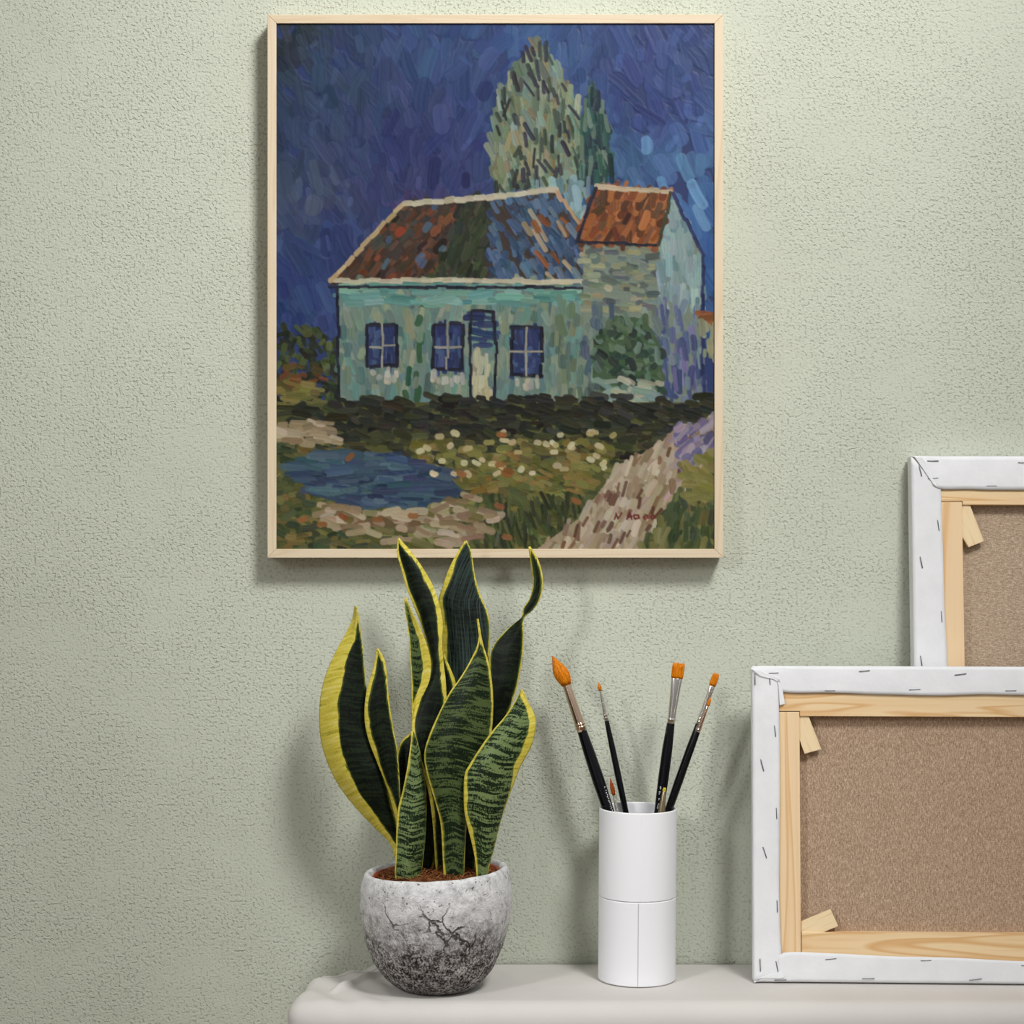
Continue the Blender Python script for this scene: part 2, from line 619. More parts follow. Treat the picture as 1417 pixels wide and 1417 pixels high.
# ------------------------------------------------------------------ the painting (plain stand-in landscape)
def paint_picture():
    sc = 0.80
    X0, Y0, X1, Y1 = 382, 32, 988, 760
    nw, nh = int((X1 - X0) * sc), int((Y1 - Y0) * sc)
    rs = np.random.RandomState(11)
    img = np.zeros((nh, nw, 3))
    hgt = np.zeros((nh, nw))
    yy, xx = np.mgrid[0:nh, 0:nw]
    PX = X0 + (xx + 0.5) / sc
    PY = Y0 + (yy + 0.5) / sc

    def inside(poly):
        m = np.zeros((nh, nw), bool)
        n = len(poly)
        for i in range(n):
            x1, y1 = poly[i]
            x2, y2 = poly[(i + 1) % n]
            if y1 == y2:
                continue
            c = ((y1 > PY) != (y2 > PY)) & (PX < (x2 - x1) * (PY - y1) / (y2 - y1) + x1)
            m ^= c
        return m

    def fill(poly, col):
        img[inside(poly)] = col

    def dab(x, y, ang, l, w, col, a=0.92, jit=9, relief=1.0):
        gx, gy = (x - X0) * sc, (y - Y0) * sc
        L, Wd = l * sc / 2, max(w * sc / 2, 0.8)
        rad = int(L + Wd + 2)
        x0, x1 = max(0, int(gx) - rad), min(nw, int(gx) + rad + 1)
        y0, y1 = max(0, int(gy) - rad), min(nh, int(gy) + rad + 1)
        if x0 >= x1 or y0 >= y1:
            return
        dx = xx[y0:y1, x0:x1] - gx
        dy = yy[y0:y1, x0:x1] - gy
        ca, sa = math.cos(ang), math.sin(ang)
        t = dx * ca + dy * sa
        bb = -dx * sa + dy * ca
        bb = bb + 0.12 * Wd * np.sin(t / max(L, 1) * 2.2 + rs.rand() * 6)
        ov = np.clip(np.abs(t) - (L - Wd), 0, None)
        d = np.sqrt(ov ** 2 + bb ** 2)
        m = np.clip((Wd - d) / 0.9 + 0.5, 0, 1) * a
        prof = rs.randn(12)
        st = np.interp(bb, np.linspace(-Wd, Wd, 12), prof)
        c = np.array(col, float) + rs.randn(3) * jit * 0.35 + rs.randn() * jit
        cc = c[None, None, :] + (st * jit * 0.55)[..., None]
        w0 = m[..., None]
        img[y0:y1, x0:x1] = img[y0:y1, x0:x1] * (1 - w0) + cc * w0
        hh = (0.45 + 0.12 * st + 0.35 * np.clip(np.abs(bb) / Wd, 0, 1) ** 3) * relief
        hgt[y0:y1, x0:x1] = hgt[y0:y1, x0:x1] * (1 - m * 0.8) + hh * m * 0.8

    def line(pts, w, col, step=0.75, seglen=18, jit=6):
        q = catmull(pts, max(3, int(sum(math.dist(pts[i], pts[i + 1]) for i in range(len(pts) - 1)) / (seglen * step)) + 1))
        for i in range(len(q) - 1):
            m_ = (q[i] + q[i + 1]) / 2
            dab(m_[0] + rs.randn() * 0.7, m_[1] + rs.randn() * 0.7, math.atan2(q[i + 1][1] - q[i][1], q[i + 1][0] - q[i][0]), seglen, w * (0.8 + 0.4 * rs.rand()), col, 0.95, jit, 1.2)

    def straight(pts, w, col, **kw):
        for a, b in zip(pts[:-1], pts[1:]):
            line([a, ((a[0] + b[0]) / 2 + rs.randn(), (a[1] + b[1]) / 2 + rs.randn()), b], w, col, **kw)

    def scatter(poly, n, ang, da, l, w, pal, a=0.9, jit=9, relief=1.0):
        xs = [p[0] for p in poly]
        ys = [p[1] for p in poly]
        mk = inside(poly)
        k = 0
        tries = 0
        while k < n and tries < n * 12:
            tries += 1
            x = rs.uniform(min(xs), max(xs))
            y = rs.uniform(min(ys), max(ys))
            i, j = int((y - Y0) * sc), int((x - X0) * sc)
            if not (0 <= i < nh and 0 <= j < nw) or not mk[i, j]:
                continue
            k += 1
            col = pal[rs.randint(len(pal))]
            dab(x, y, math.radians(ang + rs.randn() * da), l * rs.uniform(0.6, 1.3), w * rs.uniform(0.6, 1.3), col, a, jit, relief)

    ink = (26, 27, 44)
    cream = (186, 176, 148)
    # --- evening sky
    ctrl = [((382, 32), (36, 46, 48)), ((480, 100), (42, 62, 98)), ((600, 60), (46, 74, 122)), ((730, 60), (50, 84, 140)), ((900, 60), (46, 68, 128)),
            ((985, 60), (46, 68, 122)), ((400, 200), (44, 62, 96)), ((430, 270), (66, 80, 104)), ((560, 200), (42, 50, 104)), ((470, 330), (44, 60, 112)),
            ((610, 250), (46, 56, 108)), ((570, 290), (62, 52, 98)), ((900, 150), (40, 54, 116)), ((950, 230), (62, 104, 158)), ((980, 330), (46, 88, 148)),
            ((400, 400), (38, 58, 116)), ((930, 300), (66, 118, 172)), ((660, 150), (40, 58, 112)), ((860, 230), (54, 92, 136))]

    def sky(x, y):
        d = np.array([1.0 / ((x - p[0]) ** 2 + (y - p[1]) ** 2 + 300) ** 1.3 for p, _ in ctrl])
        return (np.array([c for _, c in ctrl]) * d[:, None]).sum(0) / d.sum()

    img[:] = (42, 58, 108)
    for k in range(1500):
        x, y = rs.uniform(378, 992), rs.uniform(28, 470)
        c = sky(x, y)
        dab(x, y, math.radians(90 + 25 * math.sin(x / 90) + rs.randn() * 22), rs.uniform(22, 52), rs.uniform(9, 24), c, 0.72, 8, 0.8)
    for k in range(60):
        x, y = rs.uniform(382, 988), rs.uniform(32, 360)
        dab(x, y, math.radians(80 + rs.randn() * 30), rs.uniform(12, 30), rs.uniform(5, 11), sky(x, y) * 1.18 + 8, 0.5, 7)
    for x, y, l, w in [(945, 232, 44, 16), (962, 268, 46, 15), (930, 285, 34, 13), (968, 300, 42, 14), (892, 200, 26, 16), (916, 262, 40, 12)]:
        dab(x, y, math.radians(70 + rs.randn() * 12), l, w, (92, 142, 186), 0.75, 8)
    # --- far tree line and hills behind the farm
    scatter([(382, 455), (420, 448), (470, 470), (470, 560), (382, 560)], 160, 70, 40, 16, 8, [(52, 66, 34), (44, 54, 34), (72, 82, 40), (36, 40, 30)])
    scatter([(382, 505), (450, 505), (450, 535), (382, 535)], 22, 10, 20, 16, 8, [(118, 66, 30), (104, 62, 30), (88, 74, 38)])
    scatter([(382, 528), (450, 528), (450, 575), (382, 600)], 60, 8, 12, 24, 8, [(132, 118, 54), (120, 110, 52), (98, 96, 46)])
    # --- tall loose trees behind the roofs (flame-shaped)
    t1 = [(742, 52), (772, 95), (798, 150), (806, 215), (800, 290), (690, 290), (676, 215), (686, 140), (712, 90)]
    fill(t1, (92, 110, 92))
    scatter(t1, 420, 82, 14, 30, 8, [(118, 130, 98), (104, 126, 106), (134, 142, 116), (86, 104, 84), (128, 118, 84), (112, 138, 126)], 0.9, 10)
    scatter(t1, 90, 80, 14, 24, 5, [(44, 48, 48), (58, 70, 58), (40, 40, 56)], 0.85)
    t2 = [(820, 112), (838, 165), (846, 240), (800, 262), (804, 160)]
    fill(t2, (32, 66, 66))
    scatter(t2, 110, 86, 9, 30, 6, [(30, 66, 64), (40, 84, 78), (28, 48, 60), (92, 116, 96)])
    scatter([(735, 255), (815, 255), (805, 335), (760, 320)], 70, 84, 8, 30, 8, [(116, 146, 152), (98, 130, 136), (132, 160, 164)])
    # --- long farmhouse: plain gabled roof
    roof = [(556, 282), (770, 262), (858, 392), (455, 392)]
    fill(roof, (62, 50, 44))
    scatter([(556, 282), (640, 274), (610, 392), (455, 392)], 190, 128, 12, 20, 9, [(70, 50, 38), (92, 58, 36), (54, 42, 36), (110, 62, 38), (60, 60, 54)])
    scatter([(556, 284), (640, 276), (600, 385), (480, 385)], 12, 128, 12, 16, 10, [(150, 58, 38), (64, 84, 104), (128, 64, 40)])
    scatter([(640, 274), (676, 271), (668, 392), (590, 392)], 110, 108, 10, 24, 9, [(44, 54, 34), (36, 44, 32), (54, 64, 38)])
    scatter([(676, 271), (770, 262), (858, 392), (668, 392)], 220, 62, 10, 20, 8, [(62, 90, 124), (54, 80, 112), (76, 104, 134), (48, 66, 96)])
    scatter([(720, 300), (770, 290), (840, 385), (760, 385)], 26, 55, 6, 30, 7, [(134, 74, 38), (156, 138, 110), (92, 112, 126)])
    wall = [(468, 392), (836, 392), (836, 560), (468, 560)]
    fill(wall, (104, 128, 118))
    scatter(wall, 420, 90, 12, 26, 10, [(104, 130, 118), (90, 118, 112), (118, 136, 116), (84, 116, 116), (128, 138, 112), (96, 140, 130)], 0.85)
    scatter([(468, 392), (836, 392), (836, 420), (468, 420)], 70, 2, 5, 34, 9, [(92, 148, 138), (84, 136, 130), (112, 156, 140)])
    scatter([(760, 420), (836, 420), (836, 560), (760, 560)], 60, 90, 6, 26, 9, [(108, 124, 96), (124, 132, 102), (86, 108, 96)])
    # square shuttered windows and a plank door
    for x, y, w, h in [(508, 448, 40, 58), (598, 448, 40, 62), (706, 452, 42, 66)]:
        fill([(x, y), (x + w, y), (x + w, y + h), (x, y + h)], (38, 52, 96))
        scatter([(x, y), (x + w, y), (x + w, y + h), (x, y + h)], 26, 90, 8, 20, 6, [(46, 62, 108), (34, 44, 84), (62, 82, 124)])
        straight([(x, y), (x + w, y), (x + w, y + h), (x, y + h), (x, y)], 5, ink)
        straight([(x + w / 2, y), (x + w / 2, y + h)], 3, (150, 146, 128))
        straight([(x, y + h * .5), (x + w, y + h * .5)], 3, (150, 146, 128))
        scatter([(x - 2, y + h + 6), (x + w + 2, y + h + 6), (x + w + 2, y + h + 18), (x - 2, y + h + 18)], 9, 88, 5, 14, 7, [(176, 170, 150), (160, 162, 150)])
    scatter([(652, 432), (680, 432), (680, 480), (652, 480)], 14, 0, 6, 28, 8, [(32, 44, 84), (40, 54, 96)])
    scatter([(652, 482), (680, 482), (680, 562), (652, 562)], 22, 90, 5, 28, 8, [(176, 168, 128), (160, 158, 126), (190, 180, 148)])
    straight([(650, 430), (682, 430), (682, 562), (650, 562), (650, 430)], 4, ink)
    scatter([(560, 430), (588, 430), (578, 556), (556, 556)], 24, 92, 6, 24, 8, [(46, 88, 56), (140, 146, 116), (120, 138, 120)])
    # roof outlines, plain ridge and eave
    straight([(556, 282), (770, 262)], 8, cream)
    straight([(455, 388), (640, 386), (858, 390)], 7, cream)
    straight([(455, 396), (860, 397)], 4, ink)
    straight([(556, 282), (500, 340), (455, 390)], 6, (182, 158, 112))
    straight([(770, 262), (812, 325), (860, 392)], 6, (176, 140, 100))
    straight([(466, 396), (468, 560)], 4, ink)
    # --- barn on the right with the orange roof
    bw = [(806, 330), (906, 336), (930, 270), (970, 352), (972, 560), (806, 560)]
    fill(bw, (118, 132, 116))
    scatter([(806, 332), (906, 334), (906, 430), (806, 430)], 120, 4, 8, 18, 8, [(116, 128, 106), (136, 140, 108), (96, 112, 106), (84, 92, 92), (150, 148, 112)])
    scatter([(908, 330), (930, 280), (968, 352), (970, 420), (908, 420)], 110, 86, 8, 28, 9, [(140, 164, 160), (126, 152, 154), (112, 140, 146)])
    scatter([(908, 420), (970, 420), (972, 560), (908, 560)], 100, 88, 8, 30, 8, [(92, 112, 130), (72, 84, 128), (110, 128, 132), (62, 74, 122), (106, 106, 146)])
    scatter([(806, 430), (908, 430), (908, 560), (806, 560)], 130, 88, 12, 24, 9, [(96, 116, 108), (110, 130, 118), (84, 100, 98), (70, 88, 104)])
    oroof = [(822, 258), (926, 264), (906, 338), (796, 332)]
    fill(oroof, (134, 70, 32))
    scatter(oroof, 150, 112, 14, 24, 9, [(150, 80, 34), (128, 64, 28), (168, 96, 46), (104, 54, 28), (84, 52, 32)])
    straight([(822, 258), (926, 264)], 7, (190, 170, 140))
    straight([(796, 332), (906, 338)], 4, ink)
    straight([(926, 264), (908, 338)], 5, (60, 62, 40))
    straight([(928, 266), (970, 352), (972, 560)], 5, (36, 44, 92))
    straight([(822, 258), (796, 332)], 5, ink)
    # far cottage at the right edge
    scatter([(966, 428), (988, 428), (988, 450), (966, 450)], 10, 0, 8, 20, 8, [(132, 76, 36), (150, 84, 36)])
    scatter([(968, 450), (988, 450), (988, 500), (968, 500)], 14, 88, 8, 20, 8, [(150, 148, 112), (134, 140, 110)])
    # round bush by the barn
    bush = [(820, 470), (850, 436), (890, 440), (914, 480), (916, 540), (880, 566), (840, 556), (818, 520)]
    fill(bush, (66, 92, 62))
    scatter(bush, 150, 60, 50, 18, 8, [(62, 88, 56), (84, 108, 78), (50, 72, 56), (96, 122, 104), (46, 58, 50)])
    scatter([(826, 525), (912, 525), (905, 560), (850, 560)], 34, 8, 14, 22, 7, [(142, 160, 146), (118, 144, 136), (164, 166, 140)])
    # --- meadow
    mead = [(382, 560), (470, 556), (988, 556), (988, 760), (382, 760)]
    fill(mead, (82, 84, 40))
    scatter([(382, 640), (988, 640), (988, 760), (382, 760)], 620, 12, 22, 22, 8, [(104, 102, 46), (92, 96, 46), (120, 114, 54), (78, 86, 42), (66, 76, 40)], 0.9)
    scatter([(382, 560), (988, 556), (988, 640), (382, 640)], 320, 10, 16, 26, 9, [(48, 48, 30), (42, 46, 34), (54, 56, 32), (38, 38, 30)], 0.92)
    scatter([(460, 546), (980, 546), (980, 600), (460, 600)], 260, 8, 14, 24, 9, [(40, 42, 28), (36, 38, 30), (46, 46, 28), (32, 34, 30)], 0.95)
    scatter([(470, 596), (930, 596), (900, 618), (480, 618)], 60, 8, 14, 24, 8, [(56, 58, 32), (66, 66, 34), (46, 48, 30)], 0.9)
    scatter([(560, 610), (850, 610), (820, 680), (620, 680)], 260, 10, 18, 18, 8, [(112, 108, 48), (98, 100, 46), (126, 118, 56), (92, 84, 42), (130, 104, 48)])
    scatter([(382, 610), (470, 610), (520, 760), (382, 760)], 170, 12, 20, 20, 8, [(100, 96, 48), (84, 88, 46), (60, 72, 42), (122, 104, 52), (50, 62, 40)])
    scatter([(590, 690), (830, 690), (770, 755), (660, 755)], 170, 78, 14, 24, 5, [(52, 62, 34), (66, 76, 40), (84, 92, 44), (44, 50, 32)])
    # --- a pond in the hollow on the left, hay behind it; one sandy track from the right
    hay = [(382, 585), (450, 580), (470, 612), (382, 622)]
    scatter(hay, 46, 6, 10, 24, 8, [(168, 150, 118), (150, 130, 98), (176, 160, 128)])
    pond = [(400, 640), (450, 622), (540, 626), (610, 648), (640, 678), (590, 700), (500, 702), (430, 684)]
    fill(pond, (50, 72, 94))
    scatter(pond, 170, 4, 7, 34, 8, [(48, 68, 98), (42, 58, 86), (58, 86, 104), (70, 96, 110)])
    shore = [(430, 690), (500, 706), (590, 704), (650, 682), (690, 716), (650, 752), (540, 752), (450, 726)]
    scatter(shore, 130, 6, 14, 26, 9, [(168, 150, 118), (150, 126, 96), (176, 160, 132), (124, 100, 72), (110, 106, 56)])
    track = [(988, 575), (988, 640), (930, 690), (880, 760), (740, 760), (800, 716), (850, 650), (930, 600)]
    fill(track, (160, 142, 112))
    scatter(track, 300, 118, 14, 26, 8, [(174, 158, 128), (160, 140, 108), (186, 174, 148), (142, 118, 90), (168, 148, 132)])
    scatter(track, 46, 112, 12, 18, 5, [(112, 76, 56), (126, 88, 62), (98, 70, 52)])
    scatter([(930, 590), (988, 575), (988, 630), (940, 650)], 60, 138, 12, 24, 8, [(138, 124, 146), (112, 104, 140), (156, 144, 156), (92, 88, 130)])
    scatter([(930, 690), (988, 640), (988, 760), (880, 760)], 150, 98, 16, 24, 8, [(104, 104, 56), (86, 94, 50), (66, 82, 46), (118, 112, 62), (54, 66, 44)])
    scatter([(940, 640), (988, 620), (988, 690), (950, 690)], 40, 20, 20, 22, 10, [(132, 124, 60), (120, 116, 56)])
    # flowers
    for k in range(46):
        x, y = rs.uniform(570, 850), rs.uniform(596, 655)
        dab(x, y, math.radians(rs.randn() * 25), rs.uniform(8, 14), rs.uniform(6, 9), [(186, 172, 126), (170, 156, 104), (192, 182, 140)][rs.randint(3)], 0.92, 8, 1.6)
    for k in range(14):
        x, y = rs.uniform(400, 840), rs.uniform(590, 750)
        dab(x, y, math.radians(rs.randn() * 20), 15, 8, (142, 84, 40), 0.85, 8)
    # signature on the track
    red = (112, 40, 36)
    for pts in [[(848, 717), (850.5, 709)], [(850, 710), (853, 716)], [(853, 716), (858, 708)],
                [(865, 717), (869, 708)], [(869, 708), (872, 717)], [(866, 714), (872.5, 713)],
                [(875, 711), (876, 716.5)], [(875, 711), (881, 711.5)], [(881, 711.5), (882, 715)], [(882, 715), (876, 716.5)],
                [(888, 714.5), (892, 711)], [(892, 711), (894, 714)], [(894, 714), (890, 717)], [(890, 717), (888, 714.5)],
                [(898, 714), (901, 711)], [(901, 711), (904, 714)], [(904, 714), (900, 717)], [(900, 717), (898, 714)]]:
        (xa, ya), (xb, yb) = pts
        dab((xa + xb) / 2, (ya + yb) / 2, math.atan2(yb - ya, xb - xa), math.dist(*pts) + 2, 2.4, red, 0.9, 4, 1.0)
    img = img * 0.88 + img.mean(-1, keepdims=True) * 0.12
    img = np.clip(img, 8, 235)
    return img, hgt, nw, nh


def build_painting():
    DP = D - 0.030                                     # front of the frame
    k = DP / F
    x0, x1 = (370 - 708.5) * k, (1001 - 708.5) * k
    zt, zb = CZ - (20 - 708.5) * k, CZ - (772 - 708.5) * k
    root = empty('framed_painting', 'oil landscape with dark blue sky in a thin pale wood frame, hung on the wall', 'painting',
                 None, Matrix.Translation(((x0 + x1) / 2, 0.0, zb)))
    hw, h = (x1 - x0) / 2, zt - zb
    t = 12.3 * k
    yf, yb = -0.030, -0.002
    for nm, poly, mt in [('frame_rail', [(-hw, 0), (hw, 0), (hw - t, t), (-hw + t, t)], 'frame_h'), ('frame_rail', [(-hw + t, h - t), (hw - t, h - t), (hw, h), (-hw, h)], 'frame_h'),
                         ('frame_stile', [(-hw, 0), (-hw + t, t), (-hw + t, h - t), (-hw, h)], 'frame_v'), ('frame_stile', [(hw - t, t), (hw, 0), (hw, h), (hw - t, h - t)], 'frame_v')]:
        ob = MB().prism(poly, yf, yb).make(nm, M[mt], root, False)
        bevel(ob, 0.0006, 2)
    img, hgt, nw, nh = paint_picture()
    gx = np.linspace(-hw + t * 0.98, hw - t * 0.98, nw)
    gz = np.linspace(h - t * 0.98, t * 0.98, nh)
    X, Z = np.meshgrid(gx, gz)
    Y = -0.0275 - hgt * 0.00055
    co = np.stack([X, Y, Z], -1).reshape(-1, 3)
    idx = np.arange(nw * nh).reshape(nh, nw)
    q = np.stack([idx[:-1, :-1], idx[1:, :-1], idx[1:, 1:], idx[:-1, 1:]], -1).reshape(-1, 4)
    me = bpy.data.meshes.new('painted_canvas')
    me.vertices.add(len(co))
    me.vertices.foreach_set('co', co.ravel().astype(np.float32))
    me.loops.add(q.size)
    me.loops.foreach_set('vertex_index', q.ravel().astype(np.int32))
    me.polygons.add(len(q))
    me.polygons.foreach_set('loop_start', (np.arange(len(q)) * 4).astype(np.int32))
    me.polygons.foreach_set('use_smooth', np.ones(len(q), bool))
    me.update(calc_edges=True)
    ca = me.color_attributes.new('paint', 'FLOAT_COLOR', 'POINT')
    c4 = np.ones((nw * nh, 4), np.float32)
    c4[:, :3] = lin(img.reshape(-1, 3)) * PAINT_GAIN
    ca.data.foreach_set('color', c4.ravel())
    me.materials.append(M['paint'])
    ob = bpy.data.objects.new('painted_canvas', me)
    ob.parent = root
    ob['label'] = 'painted landscape surface, deep blue above green and ochre'
    COL.objects.link(ob)
    MB().box((-hw + t, -0.0268, t), (hw - t, -0.006, h - t)).make('backing_panel', M['back'], root, False)


PAINT_GAIN = 0.74
build_painting()


# ------------------------------------------------------------------ stretched canvases seen from behind
def plane_local(mtx):
    inv = mtx.inverted()
    org = inv @ cam.location

    def f(px, py):
        p = inv @ P(px, py, 1.5)
        d = p - org
        t = -org.y / d.y
        q = org + d * t
        return q.x, q.z
    return f


def staple(parent, a, b):
    a, b = Vector((a[0], 0, a[1])), Vector((b[0], 0, b[1]))
    y = -0.0019
    mb = MB()
    up = Vector((0, y, 0))
    mb.tube([a + Vector((0, 0.002, 0)), a + up * 0.8, a + (b - a) * 0.06 + up, b - (b - a) * 0.06 + up, b + up * 0.8, b + Vector((0, 0.002, 0))], 0.00042, 6)
    mb.make('staple', M['steel'], parent)


def fold_strip(parent, outer, inner, y_out=0.0003, y_in=-0.0009, name='canvas_fold', thick=0.0009):
    """a wrapped-over canvas strip between two edge polylines (local x,z); slight puckers"""
    n, m = 70, 9
    A, B = catmull(outer, n), catmull(inner, n)
    V, Fc = [], []
    for i in range(n):
        for j in range(m):
            t = j / (m - 1)
            p = A[i] * (1 - t) + B[i] * t
            y = y_out * (1 - t) + y_in * t - 0.0005 * math.sin(math.pi * t)
            y += 0.00035 * noise.noise((p[0] * 70, p[1] * 70, 3.1)) + 0.0002 * noise.noise((p[0] * 260, p[1] * 260, 1.2))
            V.append((p[0], y, p[1]))
    for i in range(n - 1):
        for j in range(m - 1):
            Fc.append((i * m + j, i * m + j + 1, (i + 1) * m + j + 1, (i + 1) * m + j))
    ob = mesh_obj(name, V, Fc, M['canvas'], parent)
    solidify(ob, thick, 0)
    return ob


def stretched_canvas(label, mtx, w, h, bl, bt, bb, wl, wt, wb, linen, seam_top, wedges, staples, left_in, top_in, bot_in, flaps, lab_back):
    """local frame: x right, z up, y into the wall; y = 0 is the face towards the viewer"""
    root = empty('stretched_canvas', label, 'canvas', 'stretched canvases turned to the wall', mtx)
    T = 0.018
    # canvas front and turned edges
    mb = MB()
    e = 0.0014
    mb.box((0, T - 0.0012, 0), (w, T, h))
    mb.box((0, 0.0006, 0), (e, T - 0.0012, h)).box((w - e, 0.0006, 0), (w, T - 0.0012, h))
    mb.box((e, 0.0006, 0), (w - e, T - 0.0012, e)).box((e, 0.0006, h - e), (w - e, T - 0.0012, h))
    ob = mb.make('canvas_wrap', M['canvas'], root, False)
    # raw linen of the back
    V, Fc = [], []
    ob = MB().box((bl, 0.0120, bb), (w - bl, 0.0165, h - bt)).make('linen_back', M[linen], root, False)
    ob['label'] = lab_back
    # bars
    L, R_, Bt, Tp = bl + wl, w - bl - wl, bb + wb, h - bt - wt
    y0, y1 = 0.0008, 0.0150
    sm = 0.0007
    zt = h - bt - seam_top
    # upright bars run behind the folds; the top bar passes over their ends, the bottom bar butts between them
    for poly, mt in [([(e, e), (L, e), (L, zt - sm), (e, zt - sm)], 'pine_v'),
                     ([(R_, e), (w - e, e), (w - e, zt - sm), (R_, zt - sm)], 'pine_v'),
                     ([(e, zt), (L + 0.0005, zt), (L + 0.0005, Tp), (R_ - 0.0005, Tp), (R_ - 0.0005, zt), (w - e, zt), (w - e, h - e), (e, h - e)], 'pine_h'),
                     ([(L + sm, e), (R_ - sm, e), (R_ - sm, Bt), (L + sm, Bt)], 'pine_h')]:
        ob = MB().prism(poly, y0, y1).make('stretcher_bar', M[mt], root, False)
        bevel(ob, 0.0005, 2)
    for poly, ang in wedges:
        cx = sum(p[0] for p in poly) / len(poly)
        cz = sum(p[1] for p in poly) / len(poly)
        ca, sa = math.cos(-ang), math.sin(-ang)
        loc = [((x - cx) * ca - (z - cz) * sa, (x - cx) * sa + (z - cz) * ca) for x, z in poly]
        ob = MB().prism(loc, -0.0022, 0.0022).make('wedge', M['wedge'], root, False)
        ob.location = (cx, 0.0050, cz)
        ob.rotation_euler = (0, -ang, 0)
        bevel(ob, 0.0004, 2)
    # folds
    fold_strip(root, [(0, h), (0, h * .66), (0, h * .33), (0, 0)], left_in, 0.0003, -0.0008)
    fold_strip(root, [(0, h), (w * .33, h), (w * .66, h), (w, h)][::-1], top_in[::-1], 0.0003, -0.0012)
    fold_strip(root, [(0, 0), (w * .33, 0), (w * .66, 0), (w, 0)], bot_in, 0.0003, -0.0012)
    fold_strip(root, [(w, 0), (w, h * .33), (w, h * .66), (w, h)], [(w - bl, bb), (w - bl, h * .33), (w - bl, h * .66), (w - bl, h - bt)], 0.0003, -0.0008)
    for fl in flaps:
        nn = len(fl)
        cx = sum(p[0] for p in fl) / nn
        cz = sum(p[1] for p in fl) / nn
        mbf = MB().prism([(x, z) for x, z in fl], -0.0024, -0.0013)
        ob = mbf.make('corner_fold', M['canvas'], root, False)
        bevel(ob, 0.0005, 2)
    for a, b in staples:
        staple(root, a, b)
    return root


